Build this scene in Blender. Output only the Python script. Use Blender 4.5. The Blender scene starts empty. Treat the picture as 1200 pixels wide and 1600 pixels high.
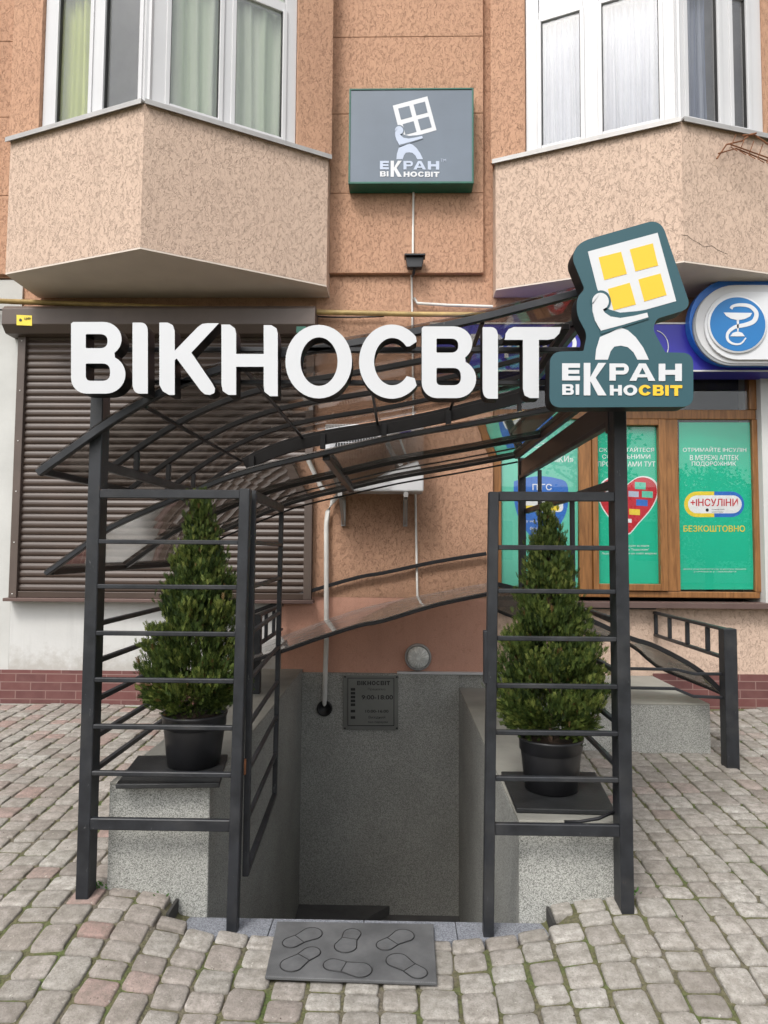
import bpy, math, random
from mathutils import Vector, Matrix
R = math.radians
random.seed(7)
scene = bpy.context.scene
col = scene.collection

# ------------------------------------------------------------ camera, sky, sun, exposure
F_PX, CAM_H = 1067.0, 1.5
YAW, PITCH, ROLL = R(1.18), R(3.27), R(0.4)
cam_data = bpy.data.cameras.new('camera')
cam = bpy.data.objects.new('camera', cam_data); col.objects.link(cam)
cam_data.sensor_fit = 'VERTICAL'; cam_data.sensor_height = 36.0; cam_data.lens = F_PX/1600*36
cam_data.clip_start = 0.05; cam_data.clip_end = 500
CR = Matrix.Rotation(YAW, 3, 'Z') @ Matrix.Rotation(math.pi/2+PITCH, 3, 'X') @ Matrix.Rotation(ROLL, 3, 'Z')
cam.matrix_world = Matrix.Translation((0, 0, CAM_H)) @ CR.to_4x4()
scene.camera = cam

world = bpy.data.worlds.new('World'); scene.world = world; world.use_nodes = True
wn, wl = world.node_tree.nodes, world.node_tree.links
for n in list(wn): wn.remove(n)
SUN_EL, SUN_AZ = R(52), R(205)
sky = wn.new('ShaderNodeTexSky'); sky.sky_type = 'NISHITA'; sky.sun_disc = False
sky.sun_elevation = SUN_EL; sky.sun_rotation = SUN_AZ; sky.dust_density = 4.0; sky.ozone_density = 0.6; sky.air_density = 1.0
hs = wn.new('ShaderNodeHueSaturation'); hs.inputs['Saturation'].default_value = 0.22
bg = wn.new('ShaderNodeBackground'); bg.inputs['Strength'].default_value = 0.15
wo = wn.new('ShaderNodeOutputWorld')
# soft cloud cover over the sky
tc = wn.new('ShaderNodeTexCoord'); cn = wn.new('ShaderNodeTexNoise'); cn.inputs['Scale'].default_value = 3.0; cn.inputs['Detail'].default_value = 6
cr = wn.new('ShaderNodeMapRange'); cr.inputs['From Min'].default_value = .3; cr.inputs['From Max'].default_value = .7
cr.inputs['To Min'].default_value = .75; cr.inputs['To Max'].default_value = 1.3
mx = wn.new('ShaderNodeVectorMath'); mx.operation = 'SCALE'
wl.new(tc.outputs['Generated'], cn.inputs['Vector']); wl.new(cn.outputs['Fac'], cr.inputs['Value'])
wl.new(sky.outputs[0], hs.inputs['Color']); wl.new(hs.outputs[0], mx.inputs[0]); wl.new(cr.outputs[0], mx.inputs['Scale'])
wl.new(mx.outputs[0], bg.inputs['Color']); wl.new(bg.outputs[0], wo.inputs['Surface'])
sd = bpy.data.lights.new('sun', 'SUN'); sd.energy = 1.0; sd.angle = R(14); sd.color = (1, .96, .9)
sun = bpy.data.objects.new('sun', sd); col.objects.link(sun)
# direction towards the sun: behind the viewer, to the left
sdir = Vector((math.sin(SUN_AZ)*math.cos(SUN_EL), math.cos(SUN_AZ)*math.cos(SUN_EL), math.sin(SUN_EL)))
sun.rotation_euler = sdir.to_track_quat('Z', 'Y').to_euler()
scene.view_settings.view_transform = 'Standard'; scene.view_settings.look = 'None'
scene.view_settings.gamma = 1; scene.view_settings.exposure = 0.72
scene.render.resolution_x = 768; scene.render.resolution_y = 1024
scene.render.engine = 'CYCLES'
scene.cycles.max_bounces = 10; scene.cycles.transparent_max_bounces = 24

# ------------------------------------------------------------ measuring helpers (pixel of the photo -> point at a known depth)
def ray(u, v): return CR @ Vector(((u-600)/F_PX, (800-v)/F_PX, -1))
def P(u, v, Y):
    d = ray(u, v); t = Y/d.y; return Vector((d.x*t, Y, CAM_H+d.z*t))
def G(u, v, z):
    d = ray(u, v); t = (z-CAM_H)/d.z; return Vector((d.x*t, d.y*t, z))
def smooth(a, b, x):
    t = min(1, max(0, (x-a)/(b-a))); return t*t*(3-2*t)
YF = 5.62
def zg(x, y):
    return .045*max(0, y-2.76) + .105*smooth(.28, 1.08, abs(x+.13))*smooth(1.9, 2.84, y) + .01*max(0, x)*smooth(3.5, 5.6, y) + (.006*math.sin(x*2.1+y*1.3) + .005*math.sin(y*3.1-x))*smooth(.7, 1.1, abs(x))

# ------------------------------------------------------------ materials
def mat(name):
    m = bpy.data.materials.new(name); m.use_nodes = True
    nt = m.node_tree; b = nt.nodes['Principled BSDF']; return m, nt.nodes, nt.links, b
def ramp(n, stops, interp='LINEAR'):
    r = n.new('ShaderNodeValToRGB'); r.color_ramp.interpolation = interp
    e = r.color_ramp.elements
    while len(e) < len(stops): e.new(.5)
    for el, (p, c) in zip(e, stops): el.position = p; el.color = (*c, 1)
    return r
def coords(n, l, scale=(1, 1, 1)):
    t = n.new('ShaderNodeNewGeometry'); mp = n.new('ShaderNodeMapping'); mp.inputs['Scale'].default_value = scale
    l.new(t.outputs['Position'], mp.inputs['Vector']); return mp.outputs[0]
def noise(n, l, vec, scale, detail=3, rough=.5, dist=0):
    k = n.new('ShaderNodeTexNoise'); k.inputs['Scale'].default_value = scale; k.inputs['Detail'].default_value = detail
    k.inputs['Roughness'].default_value = rough; k.inputs['Distortion'].default_value = dist
    l.new(vec, k.inputs['Vector']); return k.outputs['Fac']
def mixc(n, l, fac, a, b, mode='MIX'):
    m = n.new('ShaderNodeMix'); m.data_type = 'RGBA'; m.blend_type = mode
    for s, v in ((0, fac), (6, a), (7, b)):
        if hasattr(v, 'links'): l.new(v, m.inputs[s])
        elif isinstance(v, tuple): m.inputs[s].default_value = (*v, 1)
        else: m.inputs[s].default_value = v
    return m.outputs[2]
def mrange(n, l, v, a, b, c, d):
    r = n.new('ShaderNodeMapRange'); l.new(v, r.inputs[0])
    for i, x in enumerate((a, b, c, d)): r.inputs[i+1].default_value = x
    return r.outputs[0]
def bump(n, l, b, h, strength=.3, dist=.01):
    k = n.new('ShaderNodeBump'); k.inputs['Strength'].default_value = strength; k.inputs['Distance'].default_value = dist
    l.new(h, k.inputs['Height']); l.new(k.outputs[0], b.inputs['Normal'])
def plain(name, c, rough=.6, metal=0, var=.12, vscale=6, bumpy=0, spec=.5, fine=None):
    m, n, l, b = mat(name); v = coords(n, l)
    f = noise(n, l, v, vscale, 5, .6)
    lo = tuple(x*(1-var) for x in c); hi = tuple(min(1, x*(1+var)) for x in c)
    c_ = ramp(n, [(.3, lo), (.7, hi)]); l.new(f, c_.inputs[0]); out = c_.outputs[0]
    l.new(out, b.inputs['Base Color'])
    b.inputs['Roughness'].default_value = rough; b.inputs['Metallic'].default_value = metal
    b.inputs['Specular IOR Level'].default_value = spec
    if bumpy: bump(n, l, b, noise(n, l, v, fine or vscale*12, 4), bumpy, .004)
    return m
def worn_steel(name, c, rough):
    m, n, l, b = mat(name); v = coords(n, l)
    f = noise(n, l, v, 9, 6, .7); k = ramp(n, [(.3, tuple(x*.7 for x in c)), (.7, tuple(x*1.5 for x in c))]); l.new(f, k.inputs[0])
    sc = noise(n, l, coords(n, l, (1, 1, .25)), 60, 4, .8); o = mixc(n, l, mrange(n, l, sc, .66, .72, 0, .8), k.outputs[0], (.15, .15, .15))
    ru = noise(n, l, v, 16, 5, .75); o = mixc(n, l, mrange(n, l, ru, .69, .76, 0, .7), o, (.09, .04, .022))
    du = noise(n, l, v, 4, 4, .6); o = mixc(n, l, mrange(n, l, du, .5, .8, 0, .25), o, (.12, .115, .105))
    l.new(o, b.inputs['Base Color']); l.new(mrange(n, l, f, .3, .7, rough, rough+.2), b.inputs['Roughness'])
    bump(n, l, b, noise(n, l, v, 120, 4), .25, .002); return m
def stucco(name, base, groove, patch, worm=30, strength=.6, density=.05, gmix=.5):
    m, n, l, b = mat(name); v = coords(n, l, (1, 1, .6))
    f = noise(n, l, v, worm, 1.5, .5, 1.3)
    d = n.new('ShaderNodeMath'); d.operation = 'SUBTRACT'; l.new(f, d.inputs[0]); d.inputs[1].default_value = .5
    a = n.new('ShaderNodeMath'); a.operation = 'ABSOLUTE'; l.new(d.outputs[0], a.inputs[0])
    gmask = noise(n, l, v, worm*.8, 2)
    line = mrange(n, l, a.outputs[0], .0, density, 1, 0)
    gm = mrange(n, l, gmask, .36, .58, 0, 1)
    mu = n.new('ShaderNodeMath'); mu.operation = 'MULTIPLY'; l.new(line, mu.inputs[0]); l.new(gm, mu.inputs[1])
    big = noise(n, l, coords(n, l), 1.7, 6, .65)
    bc = ramp(n, [(.3, patch), (.68, base)]); l.new(big, bc.inputs[0])
    grain = noise(n, l, coords(n, l), 160, 3, .7)
    g = mixc(n, l, .45, bc.outputs[0], mixc(n, l, mrange(n, l, grain, .3, .7, 0, 1), tuple(x*.72 for x in base), tuple(min(1, x*1.22) for x in base)))
    streak = noise(n, l, coords(n, l, (5, 5, .35)), 1.6, 5, .6)
    g = mixc(n, l, mrange(n, l, streak, .52, .8, 0, .35), g, tuple(x*.7 for x in base))
    ms_ = n.new('ShaderNodeMath'); ms_.operation = 'MULTIPLY'; l.new(mu.outputs[0], ms_.inputs[0]); ms_.inputs[1].default_value = gmix; o = mixc(n, l, ms_.outputs[0], g, groove); l.new(o, b.inputs['Base Color'])
    b.inputs['Roughness'].default_value = .92; b.inputs['Specular IOR Level'].default_value = .2
    inv = n.new('ShaderNodeMath'); inv.operation = 'SUBTRACT'; inv.inputs[0].default_value = 1; l.new(mu.outputs[0], inv.inputs[1])
    ad = n.new('ShaderNodeMath'); ad.operation = 'MULTIPLY_ADD'; l.new(grain, ad.inputs[0]); ad.inputs[1].default_value = .35; l.new(inv.outputs[0], ad.inputs[2])
    bump(n, l, b, ad.outputs[0], strength, .006)
    return m
M = {}
M['stucco_orange'] = stucco('orange_stucco', (.52, .310, .205), (.22, .11, .075), (.47, .275, .185), 48, .85, .05, .42)
M['stucco_peach'] = stucco('peach_stucco', (.60, .450, .355), (.27, .18, .15), (.57, .42, .33), 48, .85, .05, .31)
M['stucco_salmon'] = stucco('salmon_stucco', (.60, .335, .250), (.45, .24, .17), (.54, .30, .22), 22, .35, .03)
def plaster(name, c):
    m, n, l, b = mat(name); v = coords(n, l)
    f = noise(n, l, v, 2.2, 6, .65); k = ramp(n, [(.3, tuple(x*.90 for x in c)), (.7, c)]); l.new(f, k.inputs[0])
    st = noise(n, l, coords(n, l, (6, 6, .4)), 1.5, 5, .6); o = mixc(n, l, mrange(n, l, st, .55, .8, 0, .45), k.outputs[0], tuple(x*.66 for x in c))
    sx_ = n.new('ShaderNodeNewGeometry'); sz = n.new('ShaderNodeSeparateXYZ'); l.new(sx_.outputs['Position'], sz.inputs[0])
    sp = noise(n, l, v, 14, 5, .7); ad = n.new('ShaderNodeMath'); ad.operation = 'MULTIPLY_ADD'; l.new(sp, ad.inputs[0]); ad.inputs[1].default_value = -.5; l.new(sz.outputs['Z'], ad.inputs[2])
    o = mixc(n, l, mrange(n, l, ad.outputs[0], .26, .44, .5, 0), o, (.30, .27, .23))
    l.new(o, b.inputs['Base Color']); b.inputs['Roughness'].default_value = .88; bump(n, l, b, noise(n, l, v, 45, 4), .3, .004); return m
M['plaster_white'] = plaster('white_plaster', (.57, .57, .555))
M['plaster_grey'] = plain('grey_plaster', (.50, .50, .48), .9, 0, .08, 2.5, .3)
M['soffit'] = plain('soffit_plaster', (.62, .54, .47), .9, 0, .06, 3, .2)
def granite(name, lo, hi, scale=210):
    m, n, l, b = mat(name); v = coords(n, l)
    vo = n.new('ShaderNodeTexVoronoi'); vo.inputs['Scale'].default_value = scale; l.new(v, vo.inputs['Vector'])
    sp = n.new('ShaderNodeSeparateColor'); l.new(vo.outputs['Color'], sp.inputs[0])
    c = ramp(n, [(0, lo), (.45, tuple((a+b_)/2 for a, b_ in zip(lo, hi))), (1, hi)]); l.new(sp.outputs[0], c.inputs[0])
    big = noise(n, l, v, 2.2, 5, .6)
    o = mixc(n, l, mrange(n, l, big, .35, .75, 0, .35), c.outputs[0], tuple(x*.8 for x in lo))
    l.new(o, b.inputs['Base Color']); b.inputs['Roughness'].default_value = .75
    bump(n, l, b, sp.outputs[0], .35, .003); return m
M['granite'] = granite('washed_granite', (.125, .128, .115), (.53, .53, .495), 320)
M['granite_tile'] = granite('granite_tile', (.10, .11, .13), (.28, .29, .32), 260)
M['granite_dark'] = plain('dark_stair_tile', (.10, .10, .10), .6, 0, .2, 9, .2)
M['coping'] = plain('grey_coping', (.27, .265, .235), .8, 0, .14, 4, .3)
M['steel'] = worn_steel('dark_grey_painted_steel', (.014, .0155, .019), .38)
M['steel_black'] = plain('black_painted_steel', (.012, .012, .014), .4, 0, .3, 10, .1)
M['steel_blue'] = plain('worn_painted_steel', (.05, .056, .064), .45, 0, .3, 20, .15)
M['galv'] = plain('grey_coated_metal', (.38, .37, .36), .5, .3, .12, 5)
M['sill_brown'] = plain('brown_sheet_metal', (.13, .085, .075), .45, .2, .12, 4)
M['shutter'] = plain('brown_roller_slats', (.058, .038, .029), .42, .0, .18, 3, .05)
M['shutter_box'] = plain('brown_shutter_box', (.095, .070, .058), .5, 0, .15, 3)
M['white_plastic'] = plain('white_plastic', (.56, .56, .57), .35, 0, .03, 3)
M['white_grey'] = plain('weathered_white_plastic', (.62, .61, .58), .5, 0, .12, 7)
M['letter_white'] = plain('white_acrylic', (.57, .58, .60), .45, 0, .02, 5)
M['letter_black'] = plain('black_acrylic_side', (.009, .009, .010), .5, 0, .2, 5, 0, .15)
M['teal'] = plain('teal_panel', (.022, .082, .102), .5, 0, .05, 4)
M['yellow'] = plain('yellow_film', (.80, .50, .028), .5, 0, .03, 5)
M['white_film'] = plain('white_film', (.62, .63, .65), .45, 0, .03, 5)
M['pale_blue'] = plain('pale_blue_film', (.44, .50, .62), .4, 0, .05, 5)
M['slate'] = plain('slate_blue_panel', (.125, .155, .195), .28, 0, .10, 1.8)
M['green_frame'] = plain('green_painted_metal', (.008, .10, .065), .4, 0, .2, 6)
M['wood'] = None
M['blue_sign'] = plain('blue_sign_panel', (.030, .028, .33), .35, 0, .08, 2)
M['blue_round'] = plain('blue_disc', (.012, .15, .40), .35, 0, .05, 4)
M['blue_bright'] = plain('bright_blue_rim', (.02, .15, .55), .35, 0, .05, 4)
M['grey_plastic'] = plain('grey_plastic', (.25, .26, .27), .4, 0, .08, 5)
M['pot'] = plain('black_plastic_pot', (.014, .014, .016), .38, 0, .25, 7)
M['rubber'] = plain('black_rubber', (.016, .017, .018), .55, 0, .35, 12, .4)
M['soil'] = plain('potting_soil', (.05, .03, .018), .95, 0, .5, 40, .8)
M['bark'] = plain('thin_bark', (.09, .055, .035), .9, 0, .3, 30, .5)
M['gas'] = plain('old_yellow_pipe_paint', (.36, .25, .09), .55, 0, .35, 8)
M['rust'] = plain('rusty_wire', (.20, .08, .035), .8, .2, .5, 25)
M['black_ring'] = plain('black_rubber_ring', (.01, .01, .01), .5)
M['dark_room'] = plain('dark_interior', (.035, .035, .037), .9)
M['pale_room'] = plain('room_interior', (.30, .29, .27), .9)
M['poster_green'] = plain('green_poster', (.004, .47, .285), .5, 0, .05, 1.5)
M['poster_pale'] = plain('pale_green_poster', (.13, .56, .41), .5, 0, .05, 1.5)
M['poster_blue'] = plain('blue_print', (.03, .16, .55), .4)
M['poster_red'] = plain('red_print', (.55, .02, .035), .4)
M['poster_white'] = plain('white_print', (.80, .82, .82), .4)
M['poster_yellow'] = plain('yellow_print', (.80, .62, .05), .4)
M['plate'] = plain('engraved_steel_plate', (.20, .205, .19), .35, .35, .08, 5)
M['engrave'] = plain('dark_engraving', (.018, .018, .018), .5)
M['moss'] = plain('moss', (.07, .10, .025), .95, 0, .4, 30)
M['grass_blade'] = plain('weed_green', (.06, .16, .02), .7, 0, .3, 30)
M['kerb_dark'] = plain('dark_edging', (.035, .033, .03), .8, 0, .3, 10)
M['mat_pad'] = plain('worn_grey_rubber', (.10, .102, .105), .55, 0, .25, 14, .3)
M['mat_line'] = plain('rubber_groove', (.012, .012, .013), .6)

def wood():
    m, n, l, b = mat('brown_wood_grain'); v = coords(n, l, (9, 9, .8))
    f = noise(n, l, v, 6, 6, .6, .6)
    c = ramp(n, [(.3, (.15, .062, .018)), (.7, (.31, .142, .046))]); l.new(f, c.inputs[0]); l.new(c.outputs[0], b.inputs['Base Color'])
    b.inputs['Roughness'].default_value = .42; return m
M['wood'] = wood()
def glass(name, tint=.9, rough=0.0, ior=1.5, boost=1.0, dust_sheen=0):
    m, n, l, b = mat(name); n.remove(b); out = n['Material Output']
    lw = n.new('ShaderNodeLayerWeight'); lw.inputs['Blend'].default_value = .5
    pw = n.new('ShaderNodeMath'); pw.operation = 'POWER'; l.new(lw.outputs['Facing'], pw.inputs[0]); pw.inputs[1].default_value = 5
    fr = n.new('ShaderNodeMath'); fr.operation = 'MULTIPLY_ADD'; l.new(pw.outputs[0], fr.inputs[0]); fr.inputs[1].default_value = .96; fr.inputs[2].default_value = .04
    t = n.new('ShaderNodeBsdfTransparent'); t.inputs[0].default_value = (*(tint if isinstance(tint, tuple) else (tint,)*3), 1)
    g = n.new('ShaderNodeBsdfGlossy'); g.inputs['Roughness'].default_value = rough
    mu = n.new('ShaderNodeMath'); mu.operation = 'MULTIPLY'; mu.use_clamp = True; mu.inputs[1].default_value = boost; l.new(fr.outputs[0], mu.inputs[0])
    mx = n.new('ShaderNodeMixShader'); l.new(mu.outputs[0], mx.inputs[0]); l.new(t.outputs[0], mx.inputs[1]); l.new(g.outputs[0], mx.inputs[2])
    if dust_sheen:
        df = n.new('ShaderNodeBsdfDiffuse'); df.inputs[0].default_value = (.42, .40, .38, 1); m2 = n.new('ShaderNodeMixShader')  # pale diffuse layer: dusty film plus reflective sheen painted into the sheet
        v = coords(n, l); l.new(mrange(n, l, noise(n, l, v, 5, 5, .65), .3, .75, dust_sheen*.5, dust_sheen*1.5), m2.inputs[0]); l.new(mx.outputs[0], m2.inputs[1]); l.new(df.outputs[0], m2.inputs[2]); mx = m2
    l.new(mx.outputs[0], out.inputs['Surface']); return m
M['glass'] = glass('window_glass', .96, 0, 1.5, 1.2)
M['glass_bay'] = glass('reflective_window_glass', .93, 0, 1.5, 2.6)
M['tint'] = glass('smoked_polycarbonate', (.64, .62, .60), .04, 1.5, .7, .04)
M['tint_mid'] = glass('glossy_smoked_polycarbonate', (.74, .71, .68), .02, 1.5, 1.5, .08)
M['tint_pale'] = glass('scratched_sheen_polycarbonate', (.72, .69, .66), .06, 1.5, 1.4, .34)  # low canopy strip: its grey sheen is painted in as diffuse haze
M['lens'] = None
def lensm():
    m, n, l, b = mat('ribbed_lamp_glass'); v = coords(n, l)
    b.inputs['Base Color'].default_value = (.42, .44, .42, 1); b.inputs['Roughness'].default_value = .15; b.inputs['Metallic'].default_value = .0
    f = noise(n, l, v, 30, 3); c = ramp(n, [(.35, (.58, .60, .58)), (.65, (.93, .94, .91))]); l.new(f, c.inputs[0]); l.new(c.outputs[0], b.inputs['Base Color'])
    bump(n, l, b, f, .8, .02); return m
M['lens'] = lensm()
def brick():
    m, n, l, b = mat('dark_red_brick_tile')
    g = n.new('ShaderNodeNewGeometry'); s = n.new('ShaderNodeSeparateXYZ'); l.new(g.outputs['Position'], s.inputs[0])
    c = n.new('ShaderNodeCombineXYZ'); l.new(s.outputs['X'], c.inputs[0]); l.new(s.outputs['Z'], c.inputs[1])
    t = n.new('ShaderNodeTexBrick'); l.new(c.outputs[0], t.inputs['Vector'])
    t.inputs['Scale'].default_value = 1; t.inputs['Brick Width'].default_value = .25; t.inputs['Row Height'].default_value = .068
    t.inputs['Mortar Size'].default_value = .0035; t.inputs['Color1'].default_value = (.150, .055, .050, 1); t.inputs['Color2'].default_value = (.115, .044, .042, 1)
    t.inputs['Mortar'].default_value = (.26, .17, .15, 1); t.inputs['Mortar Smooth'].default_value = .1
    f = noise(n, l, coords(n, l), 12, 4)
    o = mixc(n, l, mrange(n, l, f, .4, .7, 0, .4), t.outputs['Color'], (.19, .09, .08)); l.new(o, b.inputs['Base Color'])
    b.inputs['Roughness'].default_value = .5; return m
M['brick'] = brick()
def curtain(name, a, b2, sc=1, extra=None):
    m, n, l, b = mat(name); v = coords(n, l, (1, 1, .02))
    f = noise(n, l, v, 9*sc, 3, .5); c = ramp(n, [(.35, a), (.65, b2)]); l.new(f, c.inputs[0]); l.new(c.outputs[0], b.inputs['Base Color'])
    b.inputs['Roughness'].default_value = .9
    ge = n.new('ShaderNodeBsdfTranslucent'); l.new(c.outputs[0], ge.inputs[0]); mx = n.new('ShaderNodeMixShader'); mx.inputs[0].default_value = .35
    l.new(b.outputs[0], mx.inputs[1]); l.new(ge.outputs[0], mx.inputs[2]); l.new(mx.outputs[0], n['Material Output'].inputs['Surface']); return m
M['curtain_green'] = curtain('green_curtain', (.52, .60, .13), (.76, .82, .27))
M['curtain_pale'] = curtain('pale_green_sheer', (.72, .84, .62), (.88, .94, .80))
M['curtain_white'] = curtain('white_sheer', (.25, .29, .40), (.56, .60, .68), 3)
def stone():
    m, n, l, b = mat('worn_concrete_paving'); v = coords(n, l)
    at = n.new('ShaderNodeAttribute'); at.attribute_name = 'tone'; sp = n.new('ShaderNodeSeparateColor'); l.new(at.outputs['Color'], sp.inputs[0])
    base = ramp(n, [(0, (.24, .222, .20)), (.35, (.315, .298, .27)), (.7, (.385, .368, .335)), (1, (.46, .445, .41))]); l.new(sp.outputs[0], base.inputs[0])
    pk = mixc(n, l, sp.outputs[1], base.outputs[0], (.33, .225, .20))
    f = noise(n, l, v, 26, 6, .72); g = noise(n, l, v, 150, 3, .7); h = noise(n, l, v, 3.2, 4, .6)
    c = mixc(n, l, mrange(n, l, f, .38, .62, .60, 0), pk, (.13, .115, .095))
    c = mixc(n, l, mrange(n, l, g, .52, .7, 0, .55), c, (.12, .11, .09))
    c = mixc(n, l, mrange(n, l, h, .5, .72, 0, .35), c, (.175, .155, .125))
    sp2 = noise(n, l, v, 55, 2, .5); c = mixc(n, l, mrange(n, l, sp2, .69, .74, 0, .5), c, (.52, .50, .45))
    l.new(c, b.inputs['Base Color']); b.inputs['Roughness'].default_value = .9; b.inputs['Specular IOR Level'].default_value = .25
    ad = n.new('ShaderNodeMath'); ad.operation = 'ADD'; l.new(f, ad.inputs[0]); l.new(g, ad.inputs[1])
    bump(n, l, b, ad.outputs[0], .55, .006); return m
M['stone'] = stone()
def soilm():
    m, n, l, b = mat('joint_sand_and_moss'); v = coords(n, l)
    f = noise(n, l, v, 3.5, 5, .7); c = ramp(n, [(.36, (.15, .13, .10)), (.5, (.12, .115, .055)), (.62, (.085, .12, .03))]); l.new(f, c.inputs[0])
    g = noise(n, l, v, 90, 4); o = mixc(n, l, mrange(n, l, g, .4, .7, 0, .6), c.outputs[0], (.035, .032, .022)); l.new(o, b.inputs['Base Color'])
    b.inputs['Roughness'].default_value = 1; bump(n, l, b, g, .8, .01); return m
M['joint'] = soilm()
def foliage():
    m, n, l, b = mat('thuja_scales')
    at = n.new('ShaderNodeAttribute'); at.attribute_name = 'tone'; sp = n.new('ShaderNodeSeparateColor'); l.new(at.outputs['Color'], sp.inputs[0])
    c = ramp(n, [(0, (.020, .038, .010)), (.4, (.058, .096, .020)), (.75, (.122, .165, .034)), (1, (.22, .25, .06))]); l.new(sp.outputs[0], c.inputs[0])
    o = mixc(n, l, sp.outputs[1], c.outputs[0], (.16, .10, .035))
    l.new(o, b.inputs['Base Color']); b.inputs['Roughness'].default_value = .6; b.inputs['Specular IOR Level'].default_value = .3
    ge = n.new('ShaderNodeBsdfTranslucent'); l.new(o, ge.inputs[0]); mx = n.new('ShaderNodeMixShader'); mx.inputs[0].default_value = .22
    l.new(b.outputs[0], mx.inputs[1]); l.new(ge.outputs[0], mx.inputs[2]); l.new(mx.outputs[0], n['Material Output'].inputs['Surface']); return m
M['thuja'] = foliage()
def rubbermat():
    m, n, l, b = mat('ribbed_doormat_rubber'); v = coords(n, l)
    w = n.new('ShaderNodeTexChecker'); w.inputs['Scale'].default_value = 260; l.new(v, w.inputs['Vector'])
    f = noise(n, l, v, 7, 5, .6); c = ramp(n, [(.3, (.085, .087, .09)), (.7, (.155, .157, .16))]); l.new(f, c.inputs[0])
    o = mixc(n, l, .35, c.outputs[0], w.outputs['Color'], 'MULTIPLY'); l.new(o, b.inputs['Base Color'])
    b.inputs['Roughness'].default_value = .6; bump(n, l, b, w.outputs['Fac'], .4, .002); return m
M['doormat'] = rubbermat()

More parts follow.
